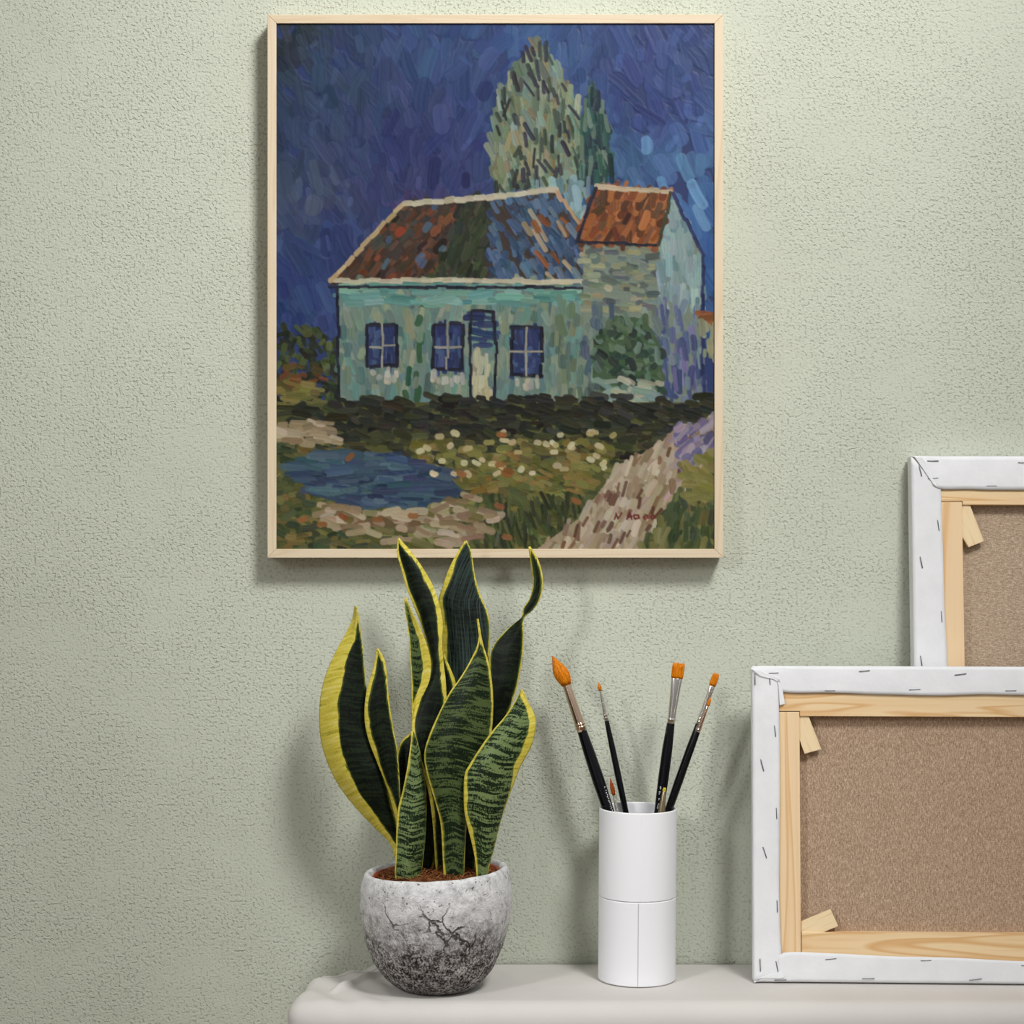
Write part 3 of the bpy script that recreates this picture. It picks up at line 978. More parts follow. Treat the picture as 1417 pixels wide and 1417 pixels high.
def make_canvases():
    # front canvas
    d0 = 1.9395
    base = P(1043, 1361, d0)
    lean = math.atan2(0.018, 0.31)
    base.z = TZ + 0.0004 + 0.0181 * math.sin(lean)
    mtx = Matrix.Translation(base) @ Matrix.Rotation(math.radians(-2.2), 4, 'Z') @ Matrix.Rotation(-lean, 4, 'X')
    f = plane_local(mtx)
    h = f(1060, 922)[1]
    w = 0.41
    bl = f(1078, 1150)[0]
    bt = h - f(1200, 960)[1]
    bb = f(1110, 1320)[1]
    wl = f(1107.5, 1150)[0] - bl
    wt = f(1200, 960)[1] - f(1200, 991.5)[1]
    wb = f(1200, 1291)[1] - bb
    seam = f(1090, 960)[1] - f(1090, 984.5)[1]
    g = lambda pts: [f(*p) for p in pts]
    wedges = [(g([(1106, 1000), (1106, 990), (1119, 990), (1137, 1037), (1114, 1043.5), (1106, 1022)])[::-1], math.radians(20)),
              (g([(1109, 1291), (1109, 1276), (1150, 1259), (1160.5, 1282), (1140, 1291)])[::-1], math.radians(-65))]
    st = [((1044.3, 932), (1044.7, 947.5)), ((1064, 931.5), (1077, 931)), ((1064, 933), (1065.5, 947.5)), ((1071.4, 1004), (1073.2, 1019.3)),
          ((1052.5, 1051), (1056.7, 1066.8)), ((1074, 1118), (1074.7, 1133)), ((1189, 929), (1203, 927.6)), ((1141, 955.7), (1155, 955.7)),
          ((1321, 934), (1336.5, 932)), ((1257.8, 954.7), (1273, 953.9)), ((1391, 955.8), (1406, 955.7)), ((1055.6, 1172), (1060.7, 1187)),
          ((1075, 1246), (1075.4, 1262)), ((1051.4, 1327), (1052, 1343.6)), ((1073.6, 1330), (1077, 1348)), ((1071.7, 1356), (1087.5, 1355.5)),
          ((1142, 1327.5), (1157, 1326)), ((1193.4, 1354), (1209.3, 1353.7)), ((1274, 1329), (1288.3, 1328.7)), ((1341.5, 1356), (1357.6, 1354)), ((1413, 1336), (1428, 1335))]
    left_in = g([(1077, 940), (1078, 1000), (1079, 1080), (1078.5, 1150), (1078, 1230), (1080, 1300), (1083, 1348)])
    top_in = g([(1038, 926)]) + g([(1055, 935), (1075, 942), (1084, 957.5), (1150, 958.5), (1220, 961), (1300, 962.5), (1360, 961), (1417, 962)]) + [(w, h - bt - 0.001)]
    bot_in = g([(1044, 1359), (1060, 1352), (1079, 1344), (1081, 1319), (1150, 1319), (1230, 1323), (1320, 1325), (1417, 1330)]) + [(w, bb - 0.007)]
    flaps = [g([(1040, 926), (1050, 927), (1068, 934), (1079, 938), (1080, 946), (1070, 940), (1052, 936)])[::-1],
             g([(1074, 936), (1081, 944), (1086, 974), (1078.5, 976), (1077, 950)])[::-1],
             g([(1046, 1354), (1060, 1349), (1078, 1344), (1085, 1352), (1080, 1354), (1062, 1353)])[::-1]]
    stretched_canvas('nearer stretched canvas, back with brown linen towards us, covering the foot of the other', mtx, w, h, bl, bt, bb, wl, wt, wb, 'linen_v', seam, wedges,
                     [(f(*a), f(*b)) for a, b in st], left_in, top_in, bot_in, flaps, 'brown linen with upright threads')
    # back canvas
    d1 = 1.9640
    base = Vector(P(1271.5, 1340, d1))
    lean = math.atan2(0.037, 0.50)
    base.z = TZ + 0.0004 + 0.0181 * math.sin(lean)
    mtx = Matrix.Translation(base) @ Matrix.Rotation(-lean, 4, 'X') @ Matrix.Rotation(math.radians(0.0), 4, 'Y')
    f = plane_local(mtx)
    g = lambda pts: [f(*p) for p in pts]
    h = f(1300, 631.5)[1]
    w = 0.40
    bl = f(1303.5, 720)[0]
    bt = h - f(1350, 676)[1]
    bb = 0.028
    wl = f(1333.3, 800)[0] - bl
    wt = f(1380, 676)[1] - f(1380, 698.5)[1]
    wb = 0.021
    seam = f(1320, 676)[1] - f(1320, 693.5)[1]
    wedges = [(g([(1332, 705), (1332, 697), (1342.7, 697), (1362.6, 748.8), (1341.6, 757), (1332, 742)])[::-1], math.radians(20))]
    st = [((1283, 638), (1298, 638)), ((1271.6, 645), (1275, 659)), ((1284, 662.8), (1298, 661.7)), ((1364.6, 672.7), (1379, 672.7)), ((1297, 720), (1299, 734.6)),
          ((1273, 770.7), (1276, 786)), ((1302, 846), (1303, 861)), ((1273.4, 908), (1275.4, 921)), ((1409, 640), (1424, 640))]
    left_in = g([(1301, 668), (1303, 720), (1305, 780), (1307, 850), (1310.5, 925)]) + [(bl + 0.003, 0.15), (bl, bb)]
    top_in = g([(1266, 633), (1277, 640), (1287, 662), (1296, 676), (1340, 677), (1417, 678)]) + [(w, h - bt)]
    bot_in = [(0.0, bb), (w * .4, bb), (w, bb)]
    flaps = [g([(1265, 633), (1275, 632.5), (1281, 640), (1289, 660), (1297, 675), (1291, 671), (1277, 650)])[::-1]]
    stretched_canvas('taller stretched canvas leaning on the wall, lower half hidden behind the nearer canvas', mtx, w, h, bl, bt, bb, wl, wt, wb, 'linen_h', seam, wedges,
                     [(f(*a), f(*b)) for a, b in st], left_in, top_in, bot_in, flaps, 'grey-brown linen with crosswise threads')


make_canvases()


# ------------------------------------------------------------------ brush holder
CUP_D = 1.958
CUP_X = (881.0 - 708.5) * CUP_D / F
CUP_Y = CUP_D - D
CUP_R = 0.0388
CUP_H = 0.1712
CUP_T = 0.0013


def build_cup():
    base = Vector((CUP_X, CUP_Y, TZ + 0.0002))
    tilt = Matrix.Rotation(math.radians(0.45), 4, 'Y')
    root = empty('brush_holder', 'plain white cylinder holding paintbrushes, standing on the cloth beside the plant', 'brush holder', None, Matrix.Translation(base) @ tilt)
    zs = 0.0835
    R, t = CUP_R, CUP_T
    lower = MB().lathe([(0.0, 0.0), (R - 0.001, 0.0), (R, 0.0008), (R, 0.0014), (R, 0.003), (R, zs - 0.003), (R, zs - 0.0015), (R, zs - 0.0009), (R - 0.0006, zs - 0.0003), (R - t, zs - 0.0003), (R - t, zs - 0.002), (R - t, 0.005), (R - t, 0.003), (0.0, 0.003)], 96, False, False)
    lower = lower.make('lower_tube', M['cup'], root)
    upper = MB().lathe([(R - t, zs), (R - 0.0006, zs), (R + 0.0001, zs + 0.0006), (R + 0.0001, zs + 0.0012), (R + 0.0001, zs + 0.003), (R + 0.0001, CUP_H - 0.003), (R + 0.0001, CUP_H - 0.0012), (R + 0.0001, CUP_H - 0.0006), (R - 0.0004, CUP_H), (R - t + 0.0003, CUP_H), (R - t, CUP_H - 0.0006), (R - t, CUP_H - 0.002), (R - t, zs + 0.002), (R - t, zs)], 96, False, False)
    upper = upper.make('upper_tube', M['cup'], root)
    # glued lap seams, one on each half
    for z0, z1, a, wd, mt in [(0.001, zs - 0.001, -92.0, 0.0005, 'seam'), (zs + 0.001, CUP_H - 0.001, -87.5, 0.0014, 'cup')]:
        a = math.radians(a)
        da = wd / R
        rings = []
        for z in (z0, z1):
            rings.append([((R + rr) * math.cos(a + k), (R + rr) * math.sin(a + k), z) for rr, k in ((-0.0004, -da), (0.00028, -da * .7), (0.00028, da * .7), (-0.0004, da))])
        MB().loft(rings).make('lap_seam', M[mt], lower if z0 < 0.01 else upper, False)
    return root


build_cup()

KB = 1.95 / F


def brush(label, tip, rim, yr, yb, prof, bris, flat=1.0, ferr_mat='nickel', bris_mat='orange', letters=None, tipx=0.0, zbot=None):
    """tip/rim: photo points on the axis; yr/yb: offsets from the cup axis (toward the wall +) at rim and floor
    prof: {'bristle': [(d,hw,ht)..], 'ferrule': [...], 'handle': [...]} distances from the tip in px, half-sizes in px"""
    zf = TZ + 0.0035
    zr = TZ + CUP_H
    rimp = P(rim[0], rim[1], CUP_D + yr)
    slope = (yr - yb) / (zr - zf)
    dt = CUP_D + yr
    for _ in range(4):
        zt = CZ - (tip[1] - 708.5) * dt / F
        dt = CUP_D + yr + slope * (zt - zr)
    tp = P(tip[0], tip[1], dt)
    ax = (tp - rimp).normalized()
    s = (rimp.z - zf - 0.001) / ax.z
    bot = rimp - ax * s
    zax = ax
    xax = (Vector((1, 0, 0)) - zax * zax.x).normalized()
    yax = zax.cross(xax)
    mtx = Matrix.Translation(bot) @ Matrix((xax, yax, zax)).transposed().to_4x4()
    root = empty('paintbrush', label, 'paintbrush', 'paintbrushes in the white cylinder', mtx)
    Lt = (tp - bot).length
    seg = 20

    def ring(z, hw, ht, ox=0.0):
        return [(ox + hw * math.cos(2 * math.pi * q / seg), ht * math.sin(2 * math.pi * q / seg), z) for q in range(seg)]

    def body(name, pr, mat, shear=False):
        pr = [(d, a, b) for d, a, b in pr]
        top = pr[0][0]
        span = pr[-1][0] - top
        rings = []
        for d, a, b in sorted(pr, key=lambda q: -q[0]):
            ox = tipx * KB * (1 - (d - top) / max(span, 1e-6)) ** 1.3 if shear else 0.0
            rings.append(ring(Lt - d * KB, a * KB, b * KB, ox))
        return MB().loft(rings).make(name, mat, root)

    hp = list(prof['handle'])
    endd = Lt / KB
    hp = [q for q in hp if q[0] < endd - 4]
    last = hp[-1]
    hp += [(endd - 3, last[1] * 0.55, last[2] * 0.55), (endd, last[1] * 0.25, last[2] * 0.25)]
    hd = body('handle', hp, M['black'])
    body('ferrule', prof['ferrule'], M[ferr_mat])
    bb = body('bristles', prof['bristle'], M[bris_mat], True)
    # loose hairs over the bristle body
    rs = random.Random(int(tip[0]) * 7 + int(tip[1]))
    top, base = prof['bristle'][0][0], prof['bristle'][-1][0]
    ds = [q[0] for q in prof['bristle']]
    ws = [q[1] for q in prof['bristle']]
    hs = [q[2] for q in prof['bristle']]
    mb = MB()
    for _ in range(bris):
        th = rs.uniform(0, 2 * math.pi)
        end = top + rs.uniform(-1.2, 2.5) if ws[0] > 2 else top + rs.uniform(-0.5, (base - top) * 0.45)
        pts, rad = [], []
        for q in range(6):
            d = base - 0.5 + (end - base) * q / 5
            k = 1.01
            a = np.interp(d, ds, ws) * k
            b = np.interp(d, ds, hs) * k
            fx = 1 if rs.random() < 0.75 else rs.uniform(0.7, 1)
            ox = tipx * (1 - min(1, max(0, (d - top) / (base - top)))) ** 1.3
            pts.append(((ox + a * fx * math.cos(th)) * KB, b * math.sin(th) * KB, Lt - d * KB))
            rad.append((0.42 * (1 - 0.8 * q / 5)) * KB)
        mb.tube(pts, rad, 4)
    mb.make('loose_hairs', M[bris_mat], bb)
    if letters:
        d0, d1, side, n = letters
        mb = MB()
        dd = [q[0] for q in hp]
        hw = [q[1] for q in hp]
        d = d0
        while d < d1:
            if rs.random() < 0.16:
                d += 2.2
                continue
            cell = rs.uniform(1.6, 2.4)
            for _ in range(3):
                dz0 = d + rs.uniform(0, cell * 0.4)
                dz1 = dz0 + rs.choice([0.5, cell * 0.8])
                wth = 0.55 if dz1 - dz0 > 1 else 1.7
                r = (np.interp(d, dd, hw) + 0.05) * KB
                a0 = side + rs.uniform(-0.16, 0.10)
                a1 = a0 + wth * KB / r
                pts = [(r * math.cos(a), r * math.sin(a), Lt - z * KB) for a, z in ((a0, dz0), (a1, dz0), (a1, dz1), (a0, dz1))]
                pin = [(x * 0.97, y * 0.97, z) for x, y, z in pts]
                i = len(mb.v)
                mb.v += pts + pin
                mb.f += [(i, i + 3, i + 2, i + 1), (i + 4, i + 5, i + 6, i + 7)] + [(i + q, i + (q + 1) % 4, i + 4 + (q + 1) % 4, i + 4 + q) for q in range(4)]
            d += cell + 0.7
        ob = mb.make('handle_print', M['letter'], hd, False)
        ob['label'] = 'tiny white lettering'
    return root


def crimps(d, a, b, n=2, gap=4.2):
    out = []
    for i in range(n):
        c = d + i * gap
        out += [(c, a, b), (c + 0.9, a * 1.13, b * 1.13), (c + 2.0, a * 1.16, b * 1.16), (c + 2.9, a * 1.02, b * 1.02)]
    return out


# big pointed brush, far left
brush('largest paintbrush, at far left of the white cylinder, with thick pointed orange bristles', (770, 906), (842.3, 1122), 0.001, -0.016,
      {'bristle': [(0, 0.6, 0.6), (5, 2.6, 2.4), (12, 6.0, 5.5), (22, 10.0, 8.5), (31, 10.6, 9.0), (39, 8.4, 8.0), (45, 6.2, 6.2)],
       'ferrule': [(43.5, 5.4, 5.4), (45, 5.8, 5.8), (75, 6.4, 6.4), (100, 6.9, 6.9)] + crimps(101, 6.9, 6.9) + [(112.5, 7.0, 7.0)],
       'handle': [(111, 6.3, 6.3), (113, 6.6, 6.6), (145, 8.0, 8.0), (185, 8.6, 8.6), (230, 7.6, 7.6), (300, 5.4, 5.4), (440, 3.0, 3.0)]},
      160, 1.0, 'copper', 'orange', (194, 236, -0.95, 9), tipx=-6.0)
# thin brush
brush('slim paintbrush with a tiny orange teardrop tip, behind the largest brush', (828.5, 945), (866, 1124), 0.027, 0.022,
      {'bristle': [(0, 0.3, 0.3), (3, 1.7, 1.7), (6.5, 2.5, 2.5), (9, 2.1, 2.1), (11.5, 1.4, 1.4)],
       'ferrule': [(10.5, 1.2, 1.2), (12, 1.5, 1.5), (30, 2.3, 2.3), (44, 3.0, 3.0)] + crimps(45, 3.0, 3.0, 2, 3.6) + [(54, 3.1, 3.1)],
       'handle': [(53, 2.8, 2.8), (55, 3.1, 3.1), (90, 4.2, 4.2), (130, 4.6, 4.6), (200, 4.0, 4.0), (300, 2.6, 2.6), (430, 1.8, 1.8)]},
      40, 1.0, 'nickel', 'amber')
# short one peeping over the rim, left
brush('short fine paintbrush with rust pointed bristles barely above the rim, beside the largest brush', (844.5, 1077), (854.5, 1125), -0.026, -0.028,
      {'bristle': [(0, 0.3, 0.3), (6, 1.7, 1.7), (13, 2.9, 2.9), (19, 2.6, 2.6), (24, 1.6, 1.6)],
       'ferrule': [(22.5, 1.4, 1.4), (24, 1.7, 1.7), (50, 2.9, 2.9), (70, 3.2, 3.2)] + crimps(71, 3.2, 3.2) + [(82, 3.3, 3.3)],
       'handle': [(81, 3.0, 3.0), (84, 3.2, 3.2), (130, 3.6, 3.6), (230, 2.2, 2.2), (300, 1.8, 1.8)]},
      50, 1.0, 'nickel', 'rust')
# flat brush
brush('flat square-ended paintbrush with a wide silver ferrule, right of the middle', (939.5, 918), (911.5, 1125), 0.002, 0.002,
      {'bristle': [(0, 8.0, 2.2), (6, 8.6, 2.8), (16, 8.2, 3.2), (21.5, 7.6, 3.4)],
       'ferrule': [(20.5, 7.4, 3.3), (22, 7.8, 3.6), (45, 6.6, 4.6), (68, 5.6, 5.2), (76, 5.4, 5.3)] + crimps(77, 5.4, 5.3, 1) + [(82, 5.4, 5.4), (84, 5.4, 5.4)],
       'handle': [(83, 5.2, 5.2), (85, 5.6, 5.6), (120, 7.2, 7.2), (160, 7.4, 7.4), (220, 6.2, 6.2), (300, 4.4, 4.4), (450, 2.6, 2.6)]},
      120, 0.4, 'nickel', 'orange', (172, 206, -2.05, 8))
# filbert, far right
brush('rounded filbert paintbrush at far right of the white cylinder, behind the thin overlapping one', (991.5, 932), (924.8, 1122), 0.008, 0.013,
      {'bristle': [(0, 2.6, 1.2), (1.5, 4.2, 1.9), (6, 5.0, 2.4), (13, 4.8, 2.6), (18.5, 4.2, 2.7)],
       'ferrule': [(17.5, 4.0, 2.6), (19, 4.3, 2.9), (30, 3.9, 3.4), (50, 4.0, 3.9), (64, 4.2, 4.2)] + crimps(65, 4.2, 4.2) + [(75, 4.3, 4.3)],
       'handle': [(74, 4.0, 4.0), (76, 4.4, 4.4), (110, 5.6, 5.6), (160, 6.0, 6.0), (215, 5.2, 5.2), (300, 3.8, 3.8), (450, 2.2, 2.2)]},
      80, 0.5, 'nickel', 'orange', (166, 196, -1.9, 7))
# thin one in front of it
brush('thin paintbrush with very small orange tip, overlapping in front of the filbert brush', (983.2, 966), (925.5, 1122), -0.010, 0.006,
      {'bristle': [(0, 0.8, 0.8), (3, 2.0, 1.6), (8, 2.2, 1.9), (11.5, 1.6, 1.6)],
       'ferrule': [(10.5, 1.4, 1.4), (12, 1.8, 1.8), (30, 2.5, 2.5), (44, 2.8, 2.8)] + crimps(45, 2.8, 2.8, 1) + [(50, 2.9, 2.9)],
       'handle': [(49, 2.7, 2.7), (51, 3.0, 3.0), (80, 3.7, 3.7), (130, 4.0, 4.0), (200, 3.4, 3.4), (300, 2.2, 2.2), (430, 1.6, 1.6)]},
      36, 0.6, 'copper', 'amber')
# stub with a yellow tip
brush('stubby yellow-tipped brush with dull brass ferrule, just above the rim by the flat brush', (919.8, 1090), (915.5, 1124), -0.020, -0.018,
      {'bristle': [(0, 1.6, 1.2), (2, 2.2, 1.8), (6, 2.2, 2.0)],
       'ferrule': [(5, 2.0, 1.9), (6, 2.4, 2.2), (20, 3.8, 3.0), (36, 5.2, 3.8), (60, 5.4, 4.2)],
       'handle': [(59, 5.0, 4.0), (62, 4.6, 4.2), (130, 4.4, 4.4), (230, 3.0, 3.0), (300, 2.2, 2.2)]},
      24, 0.6, 'olive', 'lime')


# ------------------------------------------------------------------ potted snake plant
PD = 1.920


def build_plant():
    bx = (603 - 708.5) * PD / F
    root = empty('potted_snake_plant', 'snake plant with yellow-edged upright leaves in a round grey concrete pot on the cloth', 'plant', None,
                 Matrix.Translation((bx, PD - D, TZ + 0.0002)))
    k = PD / F
    prof = [(0, 0), (40, 0), (49, 1.5), (58, 6), (68, 14), (77, 24), (84.5, 36), (90.5, 50), (96, 66), (100, 84), (103, 102), (104.3, 120), (104, 138), (102.2, 150), (100.2, 158),
            (98, 162.5), (95, 164.5), (92, 163.5), (90, 160), (89, 152), (88, 138), (84, 120)]
    pr = catmull(prof, 110) * k
    seg = 200
    V, Fc = [], []
    for r, z in pr:
        for s in range(seg):
            th = 2 * math.pi * s / seg
            c, sn = math.cos(th), math.sin(th)
            p = Vector((r * c, r * sn, z))
            if r > 0.03 and z > 0.002:
                a = noise.noise((p.x * 18, p.y * 18, p.z * 18))
                b = noise.noise((p.x * 60 + 5, p.y * 60, p.z * 60))
                d = noise.noise((p.x * 210, p.y * 210 + 3, p.z * 210))
                w = min(1, z / 0.02)
                rr = r + w * (0.0016 * a + 0.0011 * b + 0.00045 * d)
                p = Vector((rr * c, rr * sn, z + (0.0011 * a + 0.0007 * b if z > 0.105 else 0)))
            p.z += 0.050 * p.x * (max(z, 0) / 0.117) ** 2
            V.append(p)
    n = len(pr)
    for i in range(n - 1):
        for s in range(seg):
            s2 = (s + 1) % seg
            Fc.append((i * seg + s, i * seg + s2, (i + 1) * seg + s2, (i + 1) * seg + s))
    Fc.append(tuple((n - 1) * seg + s for s in range(seg)))
    mesh_obj('pot', V, Fc, M['pot'], root)
    tl = lambda x: 0.050 * x
    # inner grow pot
    rr = 0.0615
    rings = []
    for r, z in [(rr - 0.002, 0.088), (rr, 0.088), (rr + 0.001, 0.1125), (rr + 0.0004, 0.1135), (rr - 0.001, 0.1125), (rr - 0.002, 0.09)]:
        rings.append([(r * math.cos(2 * math.pi * s / 64), r * math.sin(2 * math.pi * s / 64), z + tl(r * math.cos(2 * math.pi * s / 64))) for s in range(64)])
    ob = MB().loft(rings, False, False).make('grow_pot', M['terracotta'], root)
    ob['label'] = 'red-brown plastic rim'
    # soil
    V, Fc = [], []
    nr, ns = 26, 72
    for i in range(nr + 1):
        r = 0.0612 * i / nr
        for s in range(ns):
            th = 2 * math.pi * s / ns
            x, y = r * math.cos(th), r * math.sin(th)
            z = 0.1085 + 0.006 * (1 - (r / 0.0612) ** 2) + 0.0030 * noise.noise((x * 90, y * 90, 0)) + 0.0018 * noise.noise((x * 240, y * 240, 4)) + tl(x)
            V.append((x, y, z))
    for i in range(nr):
        for s in range(ns):
            s2 = (s + 1) % ns
            Fc.append((i * ns + s, (i + 1) * ns + s, (i + 1) * ns + s2, i * ns + s2))
    soil = mesh_obj('soil', V, Fc, M['soil'], root)
    soil['kind'] = 'stuff'
    rs = random.Random(5)
    mb = MB()
    for _ in range(620):
        r = 0.059 * math.sqrt(rs.random())
        th = rs.uniform(0, 2 * math.pi)
        x, y = r * math.cos(th), r * math.sin(th)
        z = 0.109 + 0.006 * (1 - (r / 0.0612) ** 2) + tl(x)
        a = rs.uniform(0, 2 * math.pi)
        Ln = rs.uniform(0.008, 0.024)
        bow = rs.uniform(0.001, 0.0055)
        bend = rs.uniform(-1.4, 1.4)
        pts = []
        for q in range(6):
            t = q / 5
            aa = a + bend * t
            px, py = x + math.cos(aa) * Ln * (t - .5), y + math.sin(aa) * Ln * (t - .5)
            rad_ = math.hypot(px, py)
            if rad_ > 0.0600:
                px, py = px * 0.0600 / rad_, py * 0.0600 / rad_
            pts.append((px, py, z - 0.001 + bow * math.sin(math.pi * t) + 0.001 * rs.uniform(-1, 1)))
        mb.tube(pts, rs.uniform(0.00016, 0.00034), 4)
    fb = mb.make('coir_fibre', M['fiber'], soil)
    fb['kind'] = 'stuff'

    # leaves: outlines measured on the photo, each with its own distance and cupping
    sx, ox, oy = 360 / 1020, 420, 730
    inv = root.matrix_world.inverted()

    def leaf(Lp, Rp, dz, mat, ml, mr, cup=0.15, tw=(0, 0, 0), n=110, m=40):
        """Lp, Rp: outline in crop coordinates from tip to base; dz: mm behind (+) / before (-) the pot centre along the leaf;
        ml, mr: yellow margin widths in px along the leaf; tw: left-edge minus right-edge depth (mm)"""
        Lp = list(Lp) + [(Lp[-1][0] + 2, Lp[-1][1] + 34)]
        Rp = list(Rp) + [(Rp[-1][0] - 2, Rp[-1][1] + 34)]
        A, B = catmull(Lp, n), catmull(Rp, n)
        A = A * sx + np.array([ox, oy])
        B = B * sx + np.array([ox, oy])
        t = np.linspace(0, 1, n)
        dd = np.interp(t, np.linspace(0, 1, len(dz)), dz) / 1000
        tt = np.interp(t, np.linspace(0, 1, len(tw)), tw) / 1000
        wl = np.interp(t, np.linspace(0, 1, len(ml)), ml)
        wr = np.interp(t, np.linspace(0, 1, len(mr)), mr)
        wl = np.where(wl < 4, wl * (0.55 + 0.1125 * wl), wl)
        wr = np.where(wr < 4, wr * (0.55 + 0.1125 * wr), wr)
        cc = np.interp(t, np.linspace(0, 1, 3), cup if hasattr(cup, '__len__') else (cup * 1.0, cup * 1.6, cup * 1.8))
        V, Fc, mg, au, al = [], [], [], [], []
        ph = rs.uniform(0, 9)
        s = np.r_[0, np.cumsum(np.linalg.norm(np.diff((A + B) / 2, axis=0), axis=1))] * k * 1000
        for i in range(n):
            wpx = np.linalg.norm(B[i] - A[i])
            for j in range(m):
                u = j / (m - 1)
                p = A[i] * (1 - u) + B[i] * u
                d = PD + dd[i] + tt[i] * (0.5 - u) + cc[i] * wpx * k * (4 * u * (1 - u) - 0.66)
                d += 0.0006 * math.sin(u * 9 + ph + i * 0.06)
                V.append(inv @ P(p[0], p[1], d))
                wv = 1 + min(0.5, 3.0 / max(wl[i], 1)) * noise.noise((ph, s[i] * 0.045, 1.0)) + min(0.2, 1.2 / max(wl[i], 1)) * noise.noise((ph, s[i] * 0.16, 5.0))
                wv2 = 1 + min(0.5, 3.0 / max(wr[i], 1)) * noise.noise((ph + 20, s[i] * 0.045, 1.0)) + min(0.2, 1.2 / max(wr[i], 1)) * noise.noise((ph + 20, s[i] * 0.16, 5.0))
                mg.append(min(u * wpx - wl[i] * wv, (1 - u) * wpx - wr[i] * wv2) * k * 1000)
                au.append(u * wpx * k * 1000)
                al.append(s[i] + 1.6 * math.sin(u * 7 + ph))
        for i in range(n - 1):
            for j in range(m - 1):
                Fc.append((i * m + j, (i + 1) * m + j, (i + 1) * m + j + 1, i * m + j + 1))
        ob = mesh_obj('leaf', V, Fc, M[mat], root)
        for nm, arr in (('margin', mg), ('across', au), ('along', al)):
            at = ob.data.attributes.new(nm, 'FLOAT', 'POINT')
            at.data.foreach_set('value', np.array(arr, np.float32))
        solidify(ob, 0.0015, 0)
        return ob

    # 1 outer left, broad yellow side
    leaf([(203, 308), (185, 380), (122, 500), (82, 600), (65, 700), (68, 820), (95, 920), (140, 1010), (200, 1090), (270, 1165), (345, 1245), (366, 1340)],
         [(206, 308), (216, 355), (230, 450), (241, 570), (252, 680), (272, 800), (302, 920), (332, 1040), (356, 1130), (374, 1210), (392, 1340)],
         (12, 8, 4, 0, 6, 4), 'leaf_dark', (3, 16, 25, 26, 25, 22, 16, 9, 4), (1.2, 1.2, 1.2, 1.5, 2, 2, 2), -0.16, (10, 14, 10, 4))
    # 2 small one beside it
    leaf([(289, 475), (276, 545), (247, 650), (241, 750), (256, 830), (290, 920), (330, 1020), (352, 1100), (368, 1170), (384, 1340)],
         [(291, 475), (317, 520), (326, 580), (335, 680), (350, 780), (365, 860), (373, 940), (380, 1050), (392, 1150), (414, 1340)],
         (-6, -10, -10, -8, -4), 'leaf_dark', (2, 4.5, 6, 5, 3, 4, 5, 3), (3, 2.6, 1.2, 1, 1, 1), -0.14, (2, 4, 4))
    # dark leaves filling the back
    leaf([(425, 805), (385, 838), (368, 890), (366, 960), (373, 1050), (392, 1180), (400, 1340)],
         [(432, 805), (440, 860), (446, 960), (446, 1080), (440, 1200), (436, 1340)],
         (4, 2, 0), 'leaf_dark', (2, 2.5, 2.5, 2, 1), (1, 1), -0.15)
    leaf([(520, 760), (480, 860), (462, 960), (455, 1080), (450, 1200), (448, 1340)],
         [(560, 760), (566, 900), (562, 1020), (552, 1120), (536, 1220), (505, 1345)],
         (10, 8, 6, 6), 'leaf_dark', (1, 1, 1), (1.5, 2, 2.5, 3, 3), -0.12)
    leaf([(660, 900), (650, 1000), (640, 1100), (628, 1200), (616, 1340)],
         [(760, 900), (745, 1000), (716, 1100), (690, 1200), (668, 1340)],
         (8, 6, 4), 'leaf_dark', (1.2, 1.2), (1, 1), -0.12)
    # 5 tall centre back
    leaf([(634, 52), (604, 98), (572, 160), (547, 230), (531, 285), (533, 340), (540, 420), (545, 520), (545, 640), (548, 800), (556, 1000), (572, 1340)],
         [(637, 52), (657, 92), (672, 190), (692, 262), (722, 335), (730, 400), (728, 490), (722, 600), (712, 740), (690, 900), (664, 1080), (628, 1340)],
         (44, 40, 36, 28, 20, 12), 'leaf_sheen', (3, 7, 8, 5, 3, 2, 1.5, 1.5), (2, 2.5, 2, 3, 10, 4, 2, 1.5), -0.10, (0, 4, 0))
    # 11 small sliver behind the crossing
    leaf([(537, 470), (531, 520), (518, 580), (512, 660), (510, 800), (520, 1000), (530, 1340)],
         [(541, 470), (558, 515), (578, 560), (596, 615), (590, 700), (578, 860), (566, 1000), (560, 1340)],
         (14, 12, 10, 8), 'leaf_dark', (1.2, 1.2, 1.2), (3, 5, 4, 2, 1.5), -0.10)
    # 4 small yellow-sided one
    leaf([(398, 275), (397, 310), (406, 380), (416, 460), (421, 560), (424, 660), (426, 740), (432, 900), (430, 1340)],
         [(401, 275), (430, 338), (460, 400), (485, 465), (499, 530), (494, 600), (468, 660), (446, 730), (448, 900), (452, 1340)],
         (8, 6, 6, 8, 8), 'leaf_mid', (1.2, 1.4, 1.4, 1.5), (3, 8, 12, 14, 9, 4, 2, 2), 0.10, (0, -4, -2))
    # 3 tall left, twisting below
    leaf([(371, 42), (366, 95), (384, 165), (408, 245), (436, 315), (466, 390), (490, 470), (500, 540), (488, 600), (452, 670), (430, 740), (426, 800), (440, 880), (470, 960), (500, 1100), (520, 1340)],
         [(374, 42), (420, 92), (470, 162), (508, 230), (532, 300), (546, 375), (543, 450), (548, 520), (556, 590), (560, 680), (562, 780), (566, 860), (570, 940), (568, 1040), (560, 1180), (556, 1340)],
         (26, 22, 16, 8, 0, -2, 0, 4), 'leaf_dark', (2, 4, 3, 2, 2.5, 4, 4, 4, 3, 2, 1.5), (4, 6, 7, 6, 5, 2, 1.5, 1, 1), -0.10, (0, 4, 8, -14, -14, -8))
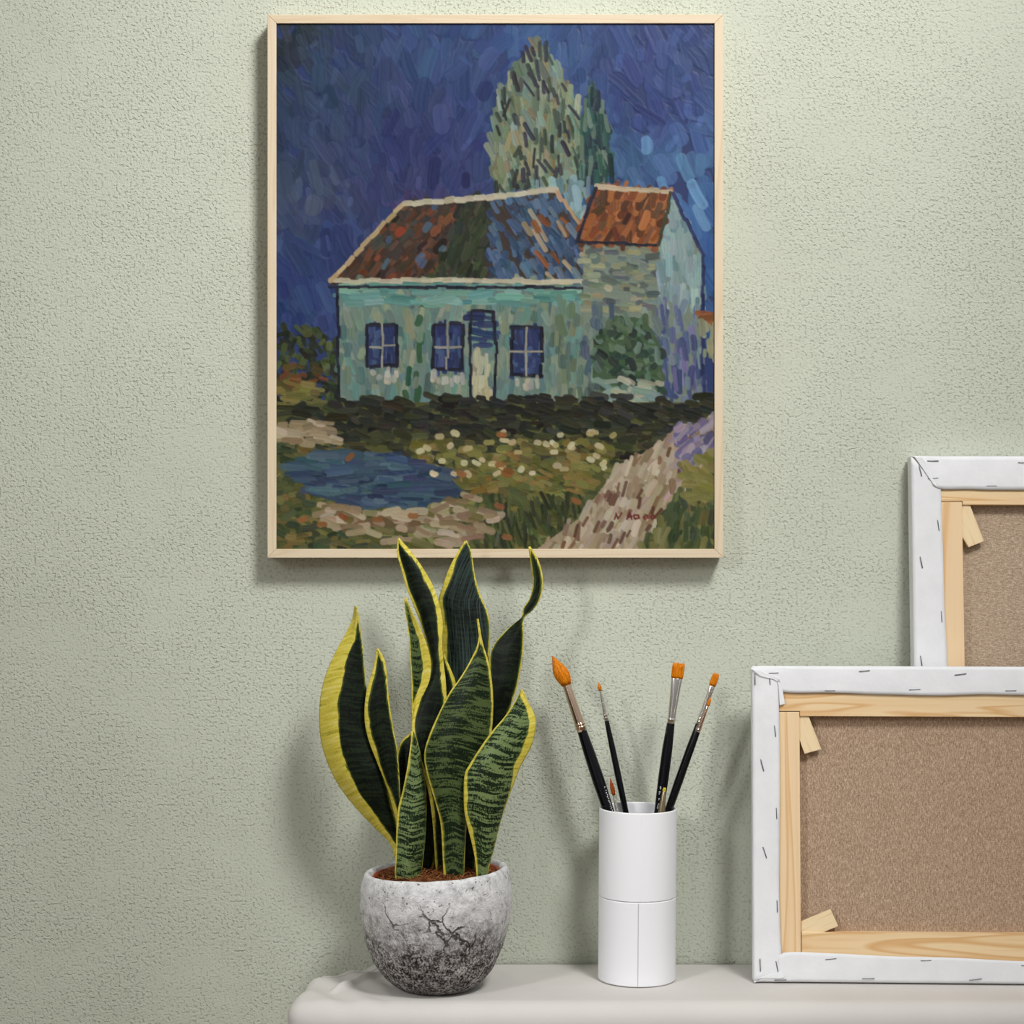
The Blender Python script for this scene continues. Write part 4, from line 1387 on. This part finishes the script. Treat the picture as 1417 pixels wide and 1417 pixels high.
    # 8 back right with curled tip: tip strap, then the body
    leaf([(884, 75), (893, 150), (901, 220), (887, 280), (862, 320), (856, 355), (812, 390), (762, 440), (736, 490), (730, 560), (722, 680), (706, 820), (680, 1000), (648, 1340)],
         [(887, 75), (920, 130), (937, 200), (931, 268), (902, 318), (864, 355), (863, 430), (856, 520), (842, 600), (826, 660), (798, 740), (768, 840), (736, 1000), (690, 1340)],
         (34, 32, 28, 24, 24, 22, 16, 10), 'leaf_dark', (1.5, 1.5, 1.5, 1.6, 3, 3, 2, 1.5, 1.2), (1.5, 2, 2, 2, 1.5, 1.2, 1.5), -0.10, (0, 6, 0, -4, 0))
    # 6 short banded one, front left
    leaf([(424, 800), (420, 850), (410, 930), (391, 1030), (373, 1100), (366, 1180), (364, 1260), (360, 1345)],
         [(430, 800), (448, 850), (466, 940), (478, 1040), (480, 1140), (474, 1240), (462, 1345)],
         (-14, -20, -24, -26), 'leaf_pale', (2, 2.6, 2.6, 2.6, 2.4, 1.6), (0.6, 0.4, 0.3), -0.22, (-6, -10, -10))
    # 7 large front centre
    leaf([(681, 358), (688, 435), (660, 510), (620, 582), (572, 650), (531, 730), (492, 820), (475, 890), (484, 960), (504, 1030), (522, 1090), (540, 1170), (550, 1345)],
         [(684, 358), (700, 448), (725, 530), (738, 610), (742, 700), (736, 800), (716, 880), (684, 960), (656, 1040), (640, 1120), (634, 1220), (628, 1345)],
         (-26, -30, -32, -32, -30, -28), 'leaf_mid', (2, 2.6, 2.6, 2.6, 2.6, 2.8, 3, 3, 3.5), (2.5, 3, 3, 2.6, 2, 1, 0.6), -0.15, (0, -6, -6, 2))
    # 9 front right
    leaf([(854, 636), (830, 682), (790, 742), (732, 810), (690, 870), (652, 930), (633, 970), (630, 1060), (635, 1130), (657, 1220), (672, 1290), (678, 1350)],
         [(857, 636), (884, 690), (906, 738), (909, 782), (892, 856), (852, 930), (830, 985), (802, 1060), (772, 1150), (748, 1250), (734, 1300), (722, 1350)],
         (-34, -38, -42, -42, -38, -34), 'leaf_pale', (1.6, 2, 2.5, 3, 5, 6, 4.5, 3.6, 2.8), (4, 9, 10, 6, 1.5, 0.8, 0.6, 0.6), -0.14, (4, -4, -6, 0))


build_plant()
